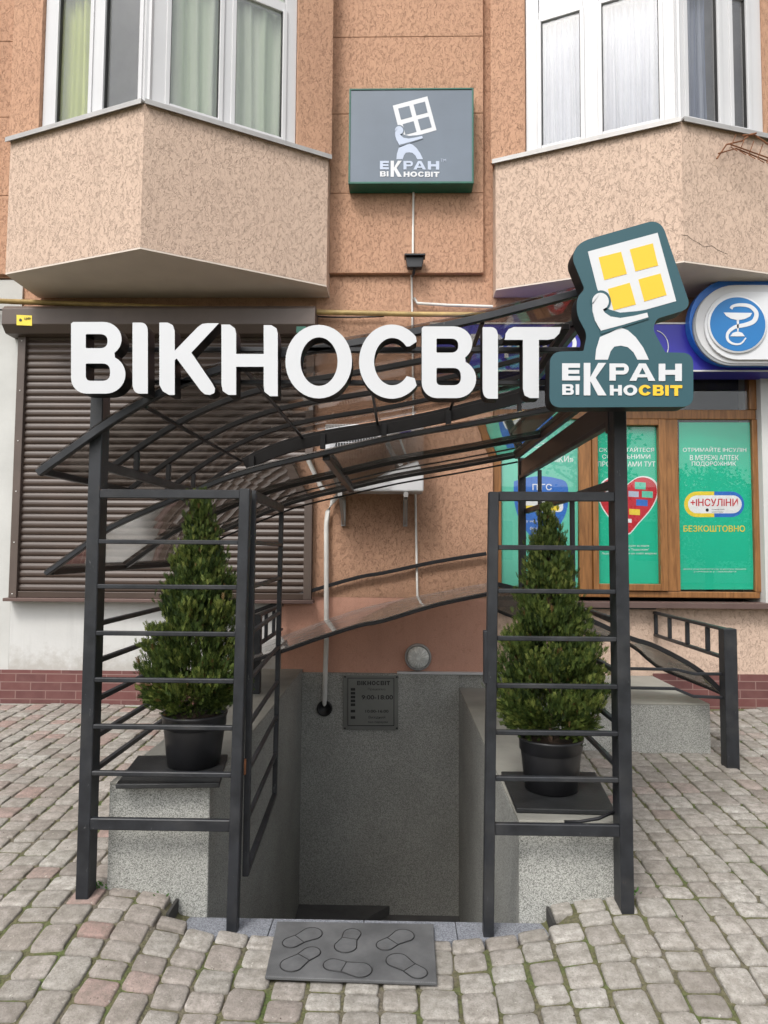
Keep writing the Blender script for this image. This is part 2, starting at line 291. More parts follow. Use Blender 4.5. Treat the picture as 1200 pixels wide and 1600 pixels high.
# ------------------------------------------------------------ mesh helpers
WPOS = {}
def link(o, parent=None, at=None):
    col.objects.link(o)
    at = Vector(at) if at is not None else Vector((0, 0, 0))
    WPOS[o.name] = at
    if parent is not None:
        o.parent = parent; o.location = at - WPOS[parent.name]
    else: o.location = at
    return o
def tag(o, label=None, cat=None, group=None, kind=None):
    if label: o['label'] = label
    if cat: o['category'] = cat
    if group: o['group'] = group
    if kind: o['kind'] = kind
    return o
def thing(name, loc, label, cat, group=None):
    o = bpy.data.objects.new(name, None); o.empty_display_size = .1
    link(o, None, loc); return tag(o, label, cat, group)
class MB:
    def __init__(s): s.v = []; s.f = []; s.m = []; s.c = []; s.mi = 0
    def add(s, vs, fs, mi=None):
        k = len(s.v); s.v += [Vector(v) for v in vs]; s.f += [tuple(i+k for i in f) for f in fs]; s.m += [s.mi if mi is None else mi]*len(fs)
        return s
    def box(s, x0, x1, y0, y1, z0, z1, mi=None):
        x0, x1 = sorted((x0, x1)); y0, y1 = sorted((y0, y1)); z0, z1 = sorted((z0, z1))
        return s.add([(x, y, z) for x in (x0, x1) for y in (y0, y1) for z in (z0, z1)],
                     [(0, 1, 3, 2), (4, 6, 7, 5), (0, 4, 5, 1), (2, 3, 7, 6), (0, 2, 6, 4), (1, 5, 7, 3)], mi)
    def bar(s, p0, p1, w, h, up=(0, 0, 1)):          # w across, h along up
        p0, p1 = Vector(p0), Vector(p1); d = (p1-p0).normalized(); u = Vector(up)
        a = d.cross(u)
        if a.length < 1e-4: a = d.cross(Vector((0, 1, 0)))
        a.normalize(); b = a.cross(d).normalized()
        vs = [p+a*(i*w/2)+b*(j*h/2) for p in (p0, p1) for i, j in ((-1, -1), (1, -1), (1, 1), (-1, 1))]
        return s.add(vs, [(3, 2, 1, 0), (4, 5, 6, 7), (0, 1, 5, 4), (1, 2, 6, 5), (2, 3, 7, 6), (3, 0, 4, 7)])
    def sweep(s, pts, wy, hz):                        # rectangular bar along a polyline lying in an XZ plane
        n = len(pts); rings = []
        for i, p in enumerate(pts):
            t = (pts[min(i+1, n-1)]-pts[max(i-1, 0)]).normalized(); nrm = Vector((-t.z, 0, t.x))
            rings.append([p+nrm*(j*hz/2)+Vector((0, k*wy/2, 0)) for j, k in ((-1, -1), (-1, 1), (1, 1), (1, -1))])
        vs = [q for r in rings for q in r]; fs = [(0, 1, 2, 3), tuple(4*(n-1)+i for i in (3, 2, 1, 0))]
        for i in range(n-1):
            for j in range(4): fs.append((4*i+j, 4*i+4+j, 4*i+4+(j+1) % 4, 4*i+(j+1) % 4))
        return s.add(vs, fs)
    def tube(s, pts, r, seg=10):
        pts = [Vector(p) for p in pts]; n = len(pts); vs = []
        for i, p in enumerate(pts):
            t = (pts[min(i+1, n-1)]-pts[max(i-1, 0)]).normalized()
            a = t.cross(Vector((0, 0, 1)) if abs(t.z) < .9 else Vector((1, 0, 0))).normalized(); b = t.cross(a).normalized()
            vs += [p+(a*math.cos(2*math.pi*j/seg)+b*math.sin(2*math.pi*j/seg))*r for j in range(seg)]
        fs = [tuple(range(seg)), tuple((n-1)*seg+j for j in reversed(range(seg)))]
        for i in range(n-1):
            for j in range(seg): fs.append((i*seg+j, i*seg+(j+1) % seg, (i+1)*seg+(j+1) % seg, (i+1)*seg+j))
        return s.add(vs, fs)
    def prism(s, pts, d, mf=None, ms=None):           # closed outline (3D, planar) pushed along d
        pts = [Vector(p) for p in pts]; n = len(pts); d = Vector(d)
        s.add(pts+[p+d for p in pts], [], None); k = len(s.v)-2*n
        s.f += [tuple(k+i for i in range(n)), tuple(k+n+i for i in reversed(range(n)))]; s.m += [mf if mf is not None else s.mi]*2
        for i in range(n): s.f.append((k+i, k+n+i, k+n+(i+1) % n, k+(i+1) % n)); s.m.append(ms if ms is not None else s.mi)
        return s
    def lathe(s, prof, c, seg=32, axis='Z'):
        c = Vector(c); vs = []
        for (r, h) in prof:
            for j in range(seg):
                a = 2*math.pi*j/seg
                vs.append(c+(Vector((r*math.cos(a), r*math.sin(a), h)) if axis == 'Z' else Vector((r*math.cos(a), -h, r*math.sin(a)))))
        n = len(prof); fs = []
        for i in range(n-1):
            for j in range(seg): fs.append((i*seg+j, i*seg+(j+1) % seg, (i+1)*seg+(j+1) % seg, (i+1)*seg+j))
        if prof[-1][0] > 1e-5: fs.append(tuple((n-1)*seg+j for j in range(seg)))
        if prof[0][0] > 1e-5: fs.append(tuple(reversed(range(seg))))
        return s.add(vs, fs)
    def sheet(s, rows, th=.006, dirv=(0, 0, 1)):      # grid of points -> thin solid
        nr, nc = len(rows), len(rows[0]); d = Vector(dirv)*th
        vs = [p for r in rows for p in r]; vs += [p+d for p in vs]; o = nr*nc; fs = []
        for i in range(nr-1):
            for j in range(nc-1):
                a = i*nc+j; q = (a, a+1, a+nc+1, a+nc); fs.append(q); fs.append(tuple(x+o for x in reversed(q)))
        per = [(0, j) for j in range(nc)]+[(i, nc-1) for i in range(1, nr)]+[(nr-1, j) for j in range(nc-2, -1, -1)]+[(i, 0) for i in range(nr-2, 0, -1)]
        idx = [i*nc+j for i, j in per]
        for i in range(len(idx)): a, b = idx[i], idx[(i+1) % len(idx)]; fs.append((a, a+o, b+o, b))
        return s.add(vs, fs)
    def build(s, name, mats, parent=None, smooth_=False, bevel=0, bseg=2):
        if not isinstance(mats, (list, tuple)): mats = [mats]
        xs = [v.x for v in s.v]; ys = [v.y for v in s.v]; zs = [v.z for v in s.v]
        c = Vector(((min(xs)+max(xs))/2, (min(ys)+max(ys))/2, min(zs)))
        me = bpy.data.meshes.new(name); me.from_pydata([v-c for v in s.v], [], s.f)
        for m_ in mats: me.materials.append(m_)
        me.polygons.foreach_set('material_index', s.m)
        if smooth_: me.polygons.foreach_set('use_smooth', [True]*len(s.f))
        me.update()
        o = bpy.data.objects.new(name, me); link(o, parent, c)
        if bevel:
            b = o.modifiers.new('bevel', 'BEVEL'); b.width = bevel; b.segments = bseg; b.limit_method = 'ANGLE'
        return o
def arc(cx, cy, rx, ry, a0, a1, n=10):
    return [(cx+rx*math.cos(R(a0+(a1-a0)*i/n)), cy+ry*math.sin(R(a0+(a1-a0)*i/n))) for i in range(n+1)]
def rounded(pts, seg=7):                              # (x, y, r) corners -> outline
    out = []; n = len(pts)
    for i in range(n):
        p = Vector(pts[i][:2]); a = Vector(pts[i-1][:2]); b = Vector(pts[(i+1) % n][:2]); r = pts[i][2]
        if r <= 0: out.append(tuple(p)); continue
        da, db = (a-p), (b-p); ra = min(r, da.length*.48); rb = min(r, db.length*.48)
        s_, e_ = p+da.normalized()*ra, p+db.normalized()*rb
        for k in range(seg+1):
            t = k/seg; out.append(tuple(s_*(1-t)**2+p*2*t*(1-t)+e_*t*t))
    return out
dg = bpy.context.evaluated_depsgraph_get
def curve_mesh(cu):
    o = bpy.data.objects.new('tmp', cu); col.objects.link(o); bpy.context.view_layer.update()
    me = bpy.data.meshes.new_from_object(o.evaluated_get(dg())); bpy.data.objects.remove(o)
    vs = [v.co.copy() for v in me.vertices]; fs = [tuple(p.vertices) for p in me.polygons]; ns = [p.normal.z for p in me.polygons]
    bpy.data.meshes.remove(me); bpy.data.curves.remove(cu); return vs, fs, ns
def flat_shape(splines, depth=.01):
    cu = bpy.data.curves.new('tmp', 'CURVE'); cu.dimensions = '2D'; cu.fill_mode = 'BOTH'; cu.extrude = depth/2
    for sp in splines:
        q = cu.splines.new('POLY'); q.points.add(len(sp)-1); q.use_cyclic_u = True
        for i, p in enumerate(sp): q.points[i].co = (p[0], p[1], 0, 1)
    return curve_mesh(cu)
def text_shape(s, bold=0, depth=.004, spacing=1.0):
    cu = bpy.data.curves.new('tmp', 'FONT'); cu.body = s; cu.size = 1; cu.offset = bold; cu.extrude = .5; cu.fill_mode = 'BOTH'
    cu.resolution_u = 4; cu.space_character = spacing; return curve_mesh(cu)
def add_text(mb, s, u0, v0, u1, v1, mp, depth=.002, bold=0.0, spacing=1.0, mi=None):
    """mp(u,v) -> world point; letters pushed towards -Y by depth"""
    vs, fs, ns = text_shape(s.replace('І', 'l').replace('і', 'i'), bold, 1, spacing)
    x0 = min(v.x for v in vs); x1 = max(v.x for v in vs); y0 = min(v.y for v in vs); y1 = max(v.y for v in vs)
    out = []
    for v in vs:
        p = mp(u0+(v.x-x0)/(x1-x0)*(u1-u0), v1-(v.y-y0)/(y1-y0)*(v1-v0)); p.y -= depth*(v.z+.5); out.append(p)
    mb.add(out, fs, mi)
def glyph(ch, u0, v0, u1, v1, sx, sy):
    w, h = u1-u0, v1-v0
    def bx(a, c, e, f): return [(a, c), (e, c), (e, f), (a, f)]
    vm = (v0+v1)/2
    if ch == 'І': return [bx(u0, v0, u1, v1)]
    if ch == 'Т': m = (u0+u1)/2; return [[(u0, v0), (u1, v0), (u1, v0+sy), (m+sx/2, v0+sy), (m+sx/2, v1), (m-sx/2, v1), (m-sx/2, v0+sy), (u0, v0+sy)]]
    if ch == 'Н': return [[(u0, v0), (u0+sx, v0), (u0+sx, vm-sy/2), (u1-sx, vm-sy/2), (u1-sx, v0), (u1, v0), (u1, v1), (u1-sx, v1), (u1-sx, vm+sy/2), (u0+sx, vm+sy/2), (u0+sx, v1), (u0, v1)]]
    if ch == 'Е': k = sy*.42; return [[(u0, v0), (u1, v0), (u1, v0+sy), (u0+sx, v0+sy), (u0+sx, vm-k), (u1-w*.04, vm-k), (u1-w*.04, vm+k), (u0+sx, vm+k), (u0+sx, v1-sy), (u1, v1-sy), (u1, v1), (u0, v1)]]
    if ch == 'К': return [[(u0, v0), (u0+sx, v0), (u0+sx, vm-h*.06), (u1-sx*1.25, v0), (u1-w*.02, v0), (u0+w*.52, vm-h*.045), (u1, v1), (u1-sx*1.3, v1), (u0+sx*1.05, vm+h*.07), (u0+sx, vm+h*.09), (u0+sx, v1), (u0, v1)]]
    if ch == 'Р': 
        r = h*.32; return [[(u0, v0), (u1-r, v0)]+arc(u1-r, v0+r, r, r, -80, 90, 8)+[(u0+sx, v0+2*r), (u0+sx, v1), (u0, v1)], [(u0+sx, v0+sy*.85), (u1-r, v0+sy*.85)]+arc(u1-r, v0+r, r-sx*.72, r-sy*.85, -80, 90, 6)+[(u0+sx, v0+2*r-sy*.85)]]
    if ch == 'В':
        r = h*.26; r2 = h*.29
        return [[(u0, v0), (u1-r-w*.04, v0)]+arc(u1-r-w*.04, v0+r, r, r, -80, 62, 8)+arc(u1-r2, v1-r2, r2, r2, -62, 90, 8)+[(u0, v1)],
                bx(u0+sx, v0+sy*.8, u1-sx, vm-sy*.42), bx(u0+sx, vm+sy*.38, u1-sx*.9, v1-sy*.8)]
    if ch == 'А':
        m = (u0+u1)/2; return [[(m-sx*.55, v0), (m+sx*.55, v0), (u1, v1), (u1-sx*1.1, v1), (u1-sx*1.1-w*.05, v1-h*.2), (u0+sx*1.1+w*.05, v1-h*.2), (u0+sx*1.1, v1), (u0, v1)],
                               [(m, v0+h*.24), (m+w*.13, v1-h*.38), (m-w*.13, v1-h*.38)]]
    if ch == 'О': m = (u0+u1)/2; return [arc(m, vm, w/2, h/2, 0, 360, 24)[:-1], arc(m, vm, w/2-sx*.95, h/2-sy*.85, 0, 360, 20)[:-1]]
    if ch == 'С':
        m = (u0+u1)/2; return [arc(m, vm, w/2, h/2, -28, -332, 24)+arc(m, vm, w/2-sx*.95, h/2-sy*.85, -332, -28, 20)]
def add_glyphs(mb, items, mp, depth):
    for (ch, u0, v0, u1, v1, sx, sy) in items:
        vs, fs, ns = flat_shape([[(p, -q) for p, q in s_] for s_ in glyph(ch, u0, v0, u1, v1, sx, sy)], 1.0); out = []
        for v in vs: p = mp(v.x, -v.y); p.y -= depth*(v.z+.5); out.append(p)
        mb.add(out, fs)

def paint(o, tones):                                  # per-vertex tone attribute
    at = o.data.color_attributes.new('tone', 'FLOAT_COLOR', 'POINT')
    flat = [];
    for t in tones: flat += [t[0], t[1], 0, 1]
    at.data.foreach_set('color', flat)

# ============================================================ GROUND
xl = [-60, -20, -8, -5, -4, -3.4, -3, -2.6, -2.2, -1.8, -1.5, -1.19, -1.0, -.88, -.7, -.45, -.1, .25, .5, .6, .75, .93, 1.2, 1.5, 1.8, 2.06, 2.4, 2.8, 3.2, 3.6, 4, 5, 8, 20, 60]
yl = [-60, -20, -6, -2, 0, 1, 1.6, 2, 2.3, 2.5, 2.75, 2.87, 3.1, 3.4, 3.8, 4.2, 4.6, 5, 5.3, 5.62, 6, 60]
def finer(q, step, lo, hi):
    out = []
    for a, c in zip(q, q[1:]):
        k = max(1, math.ceil((c-a)/step)) if lo <= a and c <= hi else 1
        out += [a+(c-a)*i/k for i in range(k)]
    return out+[q[-1]]
xl = finer(xl, .09, -5, 5); yl = finer(yl, .09, 0, 5.62)
g = MB(); idx = {}
for i, x in enumerate(xl):
    for j, y in enumerate(yl):
        idx[i, j] = len(g.v); g.v.append(Vector((x, y, zg(x, min(y, 6))-.0095-(.055 if (-.9 < x < .61 and y > 2.7) else 0))))
for i in range(len(xl)-1):
    for j in range(len(yl)-1):
        cx, cy = (xl[i]+xl[i+1])/2, (yl[j]+yl[j+1])/2
        if -1.19 < cx < .93 and 2.87 < cy < 6: continue
        g.f.append((idx[i, j], idx[i+1, j], idx[i+1, j+1], idx[i, j+1])); g.m.append(0)
tag(g.build('ground', M['joint'], None, True), kind='structure')

def paving():
    vs, fs, tn = [], [], []
    W = .127
    rng = random.Random(3)
    lens_ = [.085, .092, .112, .118, .15]
    x = -4.6
    while x < 4.6:
        w0 = w = W*rng.choice([1, 1, 1, .92, 1.06]); y = .6+rng.random()*.1; yn = y
        while y < 5.6:
            L = rng.choice(lens_)*(1 if y < 4 else 1.0); cx, cy = x+w0/2, y+L/2; y += L
            x0_, x1_, y0_, y1_ = cx-w/2, cx+w/2, cy-L/2, cy+L/2
            if x1_ > -.90 and x0_ < .62 and y1_ > 2.74:          # cut to fit round the recess
                if y0_ > 2.70 or y1_-2.74 > .07:
                    if cx < -.90+w*.3: x1_ = min(x1_, -.903)
                    elif cx > .62-w*.3: x0_ = max(x0_, .622)
                    elif y0_ < 2.70: y1_ = 2.737
                    else: continue
                elif y0_ < 2.74: y1_ = 2.737
            if x1_-x0_ < .035 or y1_-y0_ < .035: continue
            if -1.16 < cx < .90 and cy > 2.90: continue
            if .9 < cx < 2.04 and cy > 4.63: continue
            if cy > 5.58: continue
            cx, cy = (x0_+x1_)/2, (y0_+y1_)/2
            gap = rng.uniform(.0025, .006); a, b = (x1_-x0_)/2-gap, (y1_-y0_)/2-gap
            rot = rng.uniform(-.03, .03); jx, jy = rng.uniform(-.004, .004), rng.uniform(-.004, .004)
            tx, ty = rng.uniform(-.022, .022), rng.uniform(-.022, .022); dz = rng.uniform(-.004, .004)
            wob = .006*math.sin(cx*2.1+cy*1.3)+.005*math.sin(cy*3.1-cx)
            pk = rng.uniform(.6, 1.0) if rng.random() < (.11 if cx < -.8 else .01) else (rng.random()*.25 if cx < -.3 else rng.random()*.1)
            if cy > 3.6 and rng.random() < .25: pk = max(pk, rng.random()*.5)
            tone = min(1, max(0, rng.gauss(.55, .22)-.10*max(0, cy-3)*.6))
            base = len(vs); N = 16; ph = [rng.uniform(.93, 1.03) for _ in range(N)]
            for (k, h) in ((1.0, -.034), (.998, -.007), (.972, -.0018), (.90, .0006), (.5, .0015)):
                for q in range(N):
                    t = 2*math.pi*q/N+.2
                    e = .27; c_, s_ = math.cos(t), math.sin(t)
                    px = math.copysign(abs(c_)**e, c_)*a*ph[q]*k; py = math.copysign(abs(s_)**e, s_)*b*ph[(q+3) % N]*k
                    X, Y = cx+jx+px-rot*py, cy+jy+py+rot*px
                    vs.append((X, Y, zg(X, Y)+h+dz+tx*px+ty*py)); tn.append((tone, pk))
            for r in range(4):
                for q in range(N): fs.append((base+r*N+q, base+r*N+(q+1) % N, base+(r+1)*N+(q+1) % N, base+(r+1)*N+q))
            fs.append(tuple(base+4*N+q for q in range(N)))
        x += w0
    me = bpy.data.meshes.new('paving'); me.from_pydata(vs, [], fs); me.materials.append(M['stone'])
    me.polygons.foreach_set('use_smooth', [True]*len(fs)); me.update()
    o = bpy.data.objects.new('paving', me); link(o); paint(o, tn); tag(o, kind='structure')
paving()
# dark edging strips beside the recess
for (x, y0, y1) in ((-.895, 2.745, 2.865), (.615, 2.745, 2.865)):
    b = MB(); b.prism([(x-.006, y0, -.03), (x-.006, y0, zg(x, y0)+.004), (x-.006, y1, zg(x, y1)-.002), (x-.006, y1, -.03)], (.012, 0, 0))
    tag(b.build('kerb', M['kerb_dark']), kind='structure')

# ============================================================ STAIRWELL
zl, zr, zb_ = .535, .405, .51
sw = thing('basement_stairwell', (-.13, 4.2, -1.36), 'sunken grey speckled stairwell with low walls leading down to the basement door', 'stairwell')
XL0, XL1, XR0, XR1 = -1.19, -.77, .50, .93
b = MB(); b.box(XL0, XL1, 2.868, YF-.001, -1.5, zl-.012); b.build('side_wall', M['granite'], sw, bevel=.006)
b = MB(); b.box(XR0, XR1, 2.868, YF-.001, -1.5, zr-.012); b.build('side_wall', M['granite'], sw, bevel=.006)
b = MB(); b.box(XR1+.001, 2.06, 4.6, YF-.001, -.2, zb_-.012); b.build('side_wall', M['granite'], sw, bevel=.006)
b = MB(); b.box(XL1+.001, XR0-.001, YF-.04, YF+.1, -1.5, zb_); b.build('back_wall', M['granite'], sw)
b = MB(); b.box(XR0+.001, XR1, YF-.02, YF-.0015, zr-.01, zb_); b.build('back_wall', M['granite'], sw)
b = MB(); b.box(XL0-.0, XL1, 2.868, YF-.002, zl-.012, zl); b.build('coping', M['coping'], sw, bevel=.003)
b = MB(); b.box(XR0, XR1, 2.868, YF-.022, zr-.012, zr); b.build('coping', M['coping'], sw, bevel=.003)
b = MB(); b.box(XR1+.002, 2.06, 4.6, YF-.002, zb_-.012, zb_); b.build('coping', M['coping'], sw, bevel=.003)
b = MB()
for (a, c) in ((-.885, -.5), (-.497, -.13), (-.127, .24), (.243, .605)): b.box(a, c, 2.735, 2.867, -.06, .0)
b.build('threshold', M['granite_tile'], sw, bevel=.002)
for i in range(8):
    b = MB(); z = -.17*(i+1); y = 2.868+.268*i
    b.box(XL1+.001, XR0-.001, y, y+.2675, -1.5, z); b.build('step', M['granite_tile'], sw)
b = MB(); b.box(XL1+.001, XR0-.001, 2.868+.268*8, YF-.041, -1.5, -1.375); b.build('landing', M['granite_dark'], sw)
b = MB(); b.prism([(-.769, 5.02, -1.374), (-.30, 5.30, -1.374), (-.05, 5.575, -1.374), (-.769, 5.575, -1.374)], (0, 0, .07)); b.build('corner_step', M['granite_dark'], sw)

# ============================================================ BUILDING
bd = thing('apartment_building', (0, YF+.5, 0), 'orange and peach rendered apartment building with two angular bay windows above ground floor shops', 'building')
zt, zs = 4.694, 3.624
def wallbox(name, m, *args, bev=0):
    b = MB(); b.box(*args); return b.build(name, M[m], bd, bevel=bev)
D = YF+.35
wallbox('wall', 'plaster_grey', -7, -3.2, YF, D, -.3, 3.78)
wallbox('wall', 'plaster_white', -3.199, -.952, YF, D, .2, 1.12)
wallbox('wall', 'stucco_orange', -3.199, -.70, YF+.02, D, 1.121, 3.8)
wallbox('wall', 'stucco_salmon', -.951, .77, YF+.004, D, .45, 1.12)
wallbox('wall', 'stucco_orange', -.699, .78, YF+.002, D, 1.121, 3.8)
wallbox('wall', 'stucco_peach', .771, 3.2, YF+.004, D, .2, 1.08)
wallbox('wall', 'stucco_peach', 3.201, 7, YF+.004, D, -.2, 3.8)
wallbox('wall', 'stucco_orange', .781, 3.2, YF+.004, D, 3.3, 3.8)
wallbox('pilaster', 'plaster_white', 2.965, 3.2, YF-.03, D, 1.081, 3.299)
wallbox('upper_wall', 'stucco_orange', -7, 7, YF+.01, D, 3.801, 9)
zz = [3.815] + [P(640, v, 5.58).z for v in (302, 178, 58)] + [6.3, 7.0, 9]
for i in range(len(zz)-1):
    wallbox('wall_panel', 'stucco_orange', -.587, .70, 5.575, YF+.009, zz[i]+.002, zz[i+1]-.002, bev=.004)
    wallbox('wall_panel', 'stucco_orange', -7, -3.20, 5.59, YF+.009, zz[i]+.002, zz[i+1]-.002, bev=.004)
# brick plinth
wallbox('brick_plinth', 'brick', -7, XL0-.01, YF-.015, YF-.001, 0, .505)
wallbox('brick_plinth', 'brick', 2.063, 7, YF-.015, YF-.001, 0, .53)
wallbox('plinth_base', 'coping', -7, XL0-.01, YF-.05, YF-.016, 0, .235, bev=.01)
# white trim line above the stairwell wall
b = MB(); b.box(.0, 1.25, YF-.05, YF-.005, .512, .528); b.build('trim_strip', M['white_plastic'], bd)

def bay(pts, yb):
    """pts: three plan points of the parapet from left to right; returns parts"""
    foot = [Vector((*p, 0)) for p in pts]
    L, A, Rr = foot
    bk = [Vector((L.x, yb, 0)), Vector((Rr.x, yb, 0))]
    base = [L, A, Rr, bk[1], bk[0]]
    b = MB(); b.prism([v+Vector((0, 0, zs)) for v in base], (0, 0, .012)); b.build('soffit', M['soffit'], bd)
    b = MB(); b.prism([v+Vector((0, 0, zs+.013)) for v in base], (0, 0, zt-zs-.015)); b.build('bay_parapet', M['stucco_peach'], bd)
    # metal cap along the two front faces
    b = MB()
    for p, q in ((L, A), (A, Rr)):
        d = (q-p).normalized(); n_ = Vector((d.y, -d.x, 0))
        e0 = .02; o0 = p-d*(e0 if p is L else 0)+n_*.035; o1 = q+d*(e0 if q is Rr else 0)+n_*.035
        if p is L: mid = None
        i0, i1 = p+d*0-n_*.30, q-n_*.30
        b.prism([v+Vector((0, 0, zt)) for v in (o0, o1, i1, i0)], (0, 0, .016))
        b.prism([v+Vector((0, 0, zt-.02)) for v in (o0, o1, o1-n_*.006, o0-n_*.006)], (0, 0, .0195))
    b.build('window_cap', M['galv'], bd)
    b = MB(); b.prism([v+Vector((0, 0, 6.62)) for v in base], (0, 0, 2.3)); b.build('bay_upper', M['stucco_peach'], bd)
    for k, x in ((0, L.x), (1, Rr.x)):
        s_ = 1 if k == 0 else -1
        b = MB(); b.box(min(x, x+s_*.10), max(x, x+s_*.10), (L if k == 0 else Rr).y+.06, YF+.009, zt+.017, 6.619); b.build('bay_side', M['stucco_orange'], bd)
    return L, A, Rr

def pface(u, v, a, c):          # photo pixel -> fraction along the vertical plane a..c
    d = ray(u, v); n_ = Vector((c.y-a.y, -(c.x-a.x), 0)); t = (a-Vector((0, 0, 0))).dot(n_)/Vector((d.x, d.y, 0)).dot(n_)
    return (Vector((d.x, d.y, 0))*t-Vector((a.x, a.y, 0))).dot(Vector((c.x-a.x, c.y-a.y, 0)))/(Vector((c.x-a.x, c.y-a.y, 0)).length)
def face_window(p, q, panes, cur, v_ref, ends, strips, inset=.05, parapet=None):
    """window on face p->q. panes: list of (u0,u1) glass columns in the photo"""
    d = (q-p).normalized(); n_ = Vector((d.y, -d.x, 0)); a = p-n_*inset; c = q-n_*inset
    Lt = (c-a).length
    def W(t, z, dep): return a+d*t-n_*dep+Vector((0, 0, z))
    def slab(mb, t0, t1, z0, z1, d0, d1):
        mb.add([W(t, z, e) for t in (t0, t1) for e in (d0, d1) for z in (z0, z1)], [(0, 1, 3, 2), (4, 6, 7, 5), (0, 4, 5, 1), (2, 3, 7, 6), (0, 2, 6, 4), (1, 5, 7, 3)])
    w = bpy.data.objects.new('window', None); link(w, bd, W(Lt/2, zt, 0))
    T = [(pface(u0, v_ref, a, c), pface(u1, v_ref, a, c)) for u0, u1 in panes]
    t0, t1 = pface(ends[0], v_ref, a, c) if ends[0] is not None else 0, pface(ends[1], v_ref, a, c) if ends[1] is not None else Lt
    z0, z1, zm = zt+.017, 6.62, 5.87
    st = MB()
    if ends[0] is not None: slab(st, -.045, t0-.003, z0, z1, -.03, .2)
    if ends[1] is not None: slab(st, t1+.003, Lt+.04, z0, z1, -.03, .2)
    st.build('wall_strip', M['stucco_orange'], bd)
    fr = MB()
    cuts = [t0]+[x for tt in T for x in tt]+[t1]
    for i in range(0, len(cuts), 2): slab(fr, cuts[i], cuts[i+1], z0, z1, 0, .07)
    for tt in T:
        slab(fr, tt[0], tt[1], z0, z0+.045, .004, .066); slab(fr, tt[0], tt[1], zm-.04, zm+.04, .004, .066); slab(fr, tt[0], tt[1], z1-.05, z1, .004, .066)
    fr.build('frame', M['white_plastic'], w, bevel=.004)
    sa = MB(); e = .022
    for tt in T:                                     # sash lips, set proud
        for (x0, x1) in ((tt[0]-.012, tt[0]+e), (tt[1]-e, tt[1]+.012)): slab(sa, x0, x1, z0+.03, zm-.03, -.012, .05)
        slab(sa, tt[0]+e, tt[1]-e, z0+.03, z0+.03+.035, -.011, .049)
    sa.build('sash', M['white_plastic'], w, bevel=.004)
    gk = MB()
    for tt in T:
        for (x0, x1) in ((tt[0]+e, tt[0]+e+.006), (tt[1]-e-.006, tt[1]-e)): slab(gk, x0, x1, z0+.06, zm-.04, .006, .03)
        slab(gk, tt[0]+e+.006, tt[1]-e-.006, z0+.0655, z0+.072, .006, .03)
    gk.build('gasket', M['black_ring'], w)
    for tt in T:
        gl = MB(); slab(gl, tt[0]+e, tt[1]-e, z0+.06, zm-.04, .02, .026); gl.build('pane', M['glass_bay'], w)
        gl = MB(); slab(gl, tt[0], tt[1], zm+.04, z1-.05, .02, .026); gl.build('pane', M['glass_bay'], w)
    for (m_, f0, f1, dep, amp, frq) in cur:
        rows = []
        for z in [z0-.1+i*(z1-z0+.1)/8 for i in range(9)]:
            r_ = []
            for i in range(100):
                t = Lt*(f0+(f1-f0)*i/99); x = t*frq
                r_.append(W(t+.012*math.sin(z*2+x*.3), z, dep+amp*(math.sin(x)+.4*math.sin(x*2.3+1)+.3*math.sin(x*.37+z*.6))))
            rows.append(r_)
        cu = MB(); cu.sheet(rows, .003, n_); cu.build('curtain', M[m_], w, True)
    return w
# left bay
Lb, Ab, Rb = bay([(-3.06, 5.13), (-1.835, 4.684), (-.587, 5.382)], YF)
face_window(Lb, Ab, [(84, 141), (157, 219)], [('curtain_green', .12, .56, .09, .02, 60)], 190, (66, None), None)
face_window(Ab, Rb, [(259, 345), (362, 444)], [('curtain_pale', .02, .90, .085, .022, 46)], 190, (None, 462), None)
# right bay
Lc, Ac, Rc = bay([(.785, 5.46), (2.08, 4.925), (3.34, 5.30)], YF)
face_window(Lc, Ac, [(842, 912), (937, 1036)], [('curtain_white', .16, .97, .085, .018, 130)], 190, (822, None), None)
face_window(Ac, Rc, [(1072, 1127), (1143, 1172)], [('curtain_white', .02, .26, .085, .018, 130)], 190, (None, 1192), None)
# dark rooms behind the bay windows
for (x0, x1) in ((-2.95, -.70), (.9, 3.2)):
    b = MB(); b.box(x0, x1, YF-.12, YF+.005, zt+.02, 6.61); b.build('room_back', M['pale_room'], bd)

# pharmacy window wall
ph = bpy.data.objects.new('shop_window', None); link(ph, bd, (1.87, YF, 1.1))
YW = YF+.06
def zY(v, u=1000): return P(u, v, YW).z
z_s, z_t = 1.135, 3.2
fr = MB()
XP = lambda u: P(u, 800, YW).x
fr.box(XP(770), XP(1183), YW-.02, YW+.06, z_s, z_s+.05)
ztop = P(1050, 650, YW).z
fr.box(XP(770), XP(1183), YW-.018, YW+.06, ztop-.03, ztop+.05)
for u0, u1 in ((769, 783), (904, 924), (1040, 1060), (1176, 1187)): fr.box(XP(u0), XP(u1), YW-.022, YW+.058, z_s+.051 if u0 != 769 else z_s+.051, ztop-.031)
fr.box(XP(769), XP(1187), YW-.016, YW+.06, 3.15, 3.24)
for u0, u1 in ((769, 781), (1173, 1187)): fr.box(XP(u0), XP(u1), YW-.022, YW+.058, ztop+.051, 3.149)
fr.build('frame', M['wood'], ph, bevel=.006)
sh = MB()
su0, su1 = XP(924)+.002, XP(1040)-.002
for a, c in ((su0, su0+.045), (su1-.06, su1)): sh.box(a, c, YW-.045, YW+.02, z_s+.055, ztop-.035)
sh.box(su0+.045, su1-.06, YW-.044, YW+.02, z_s+.055, z_s+.11); sh.box(su0+.045, su1-.06, YW-.044, YW+.02, ztop-.085, ztop-.035)
sh.build('sash', M['wood'], ph, bevel=.005)
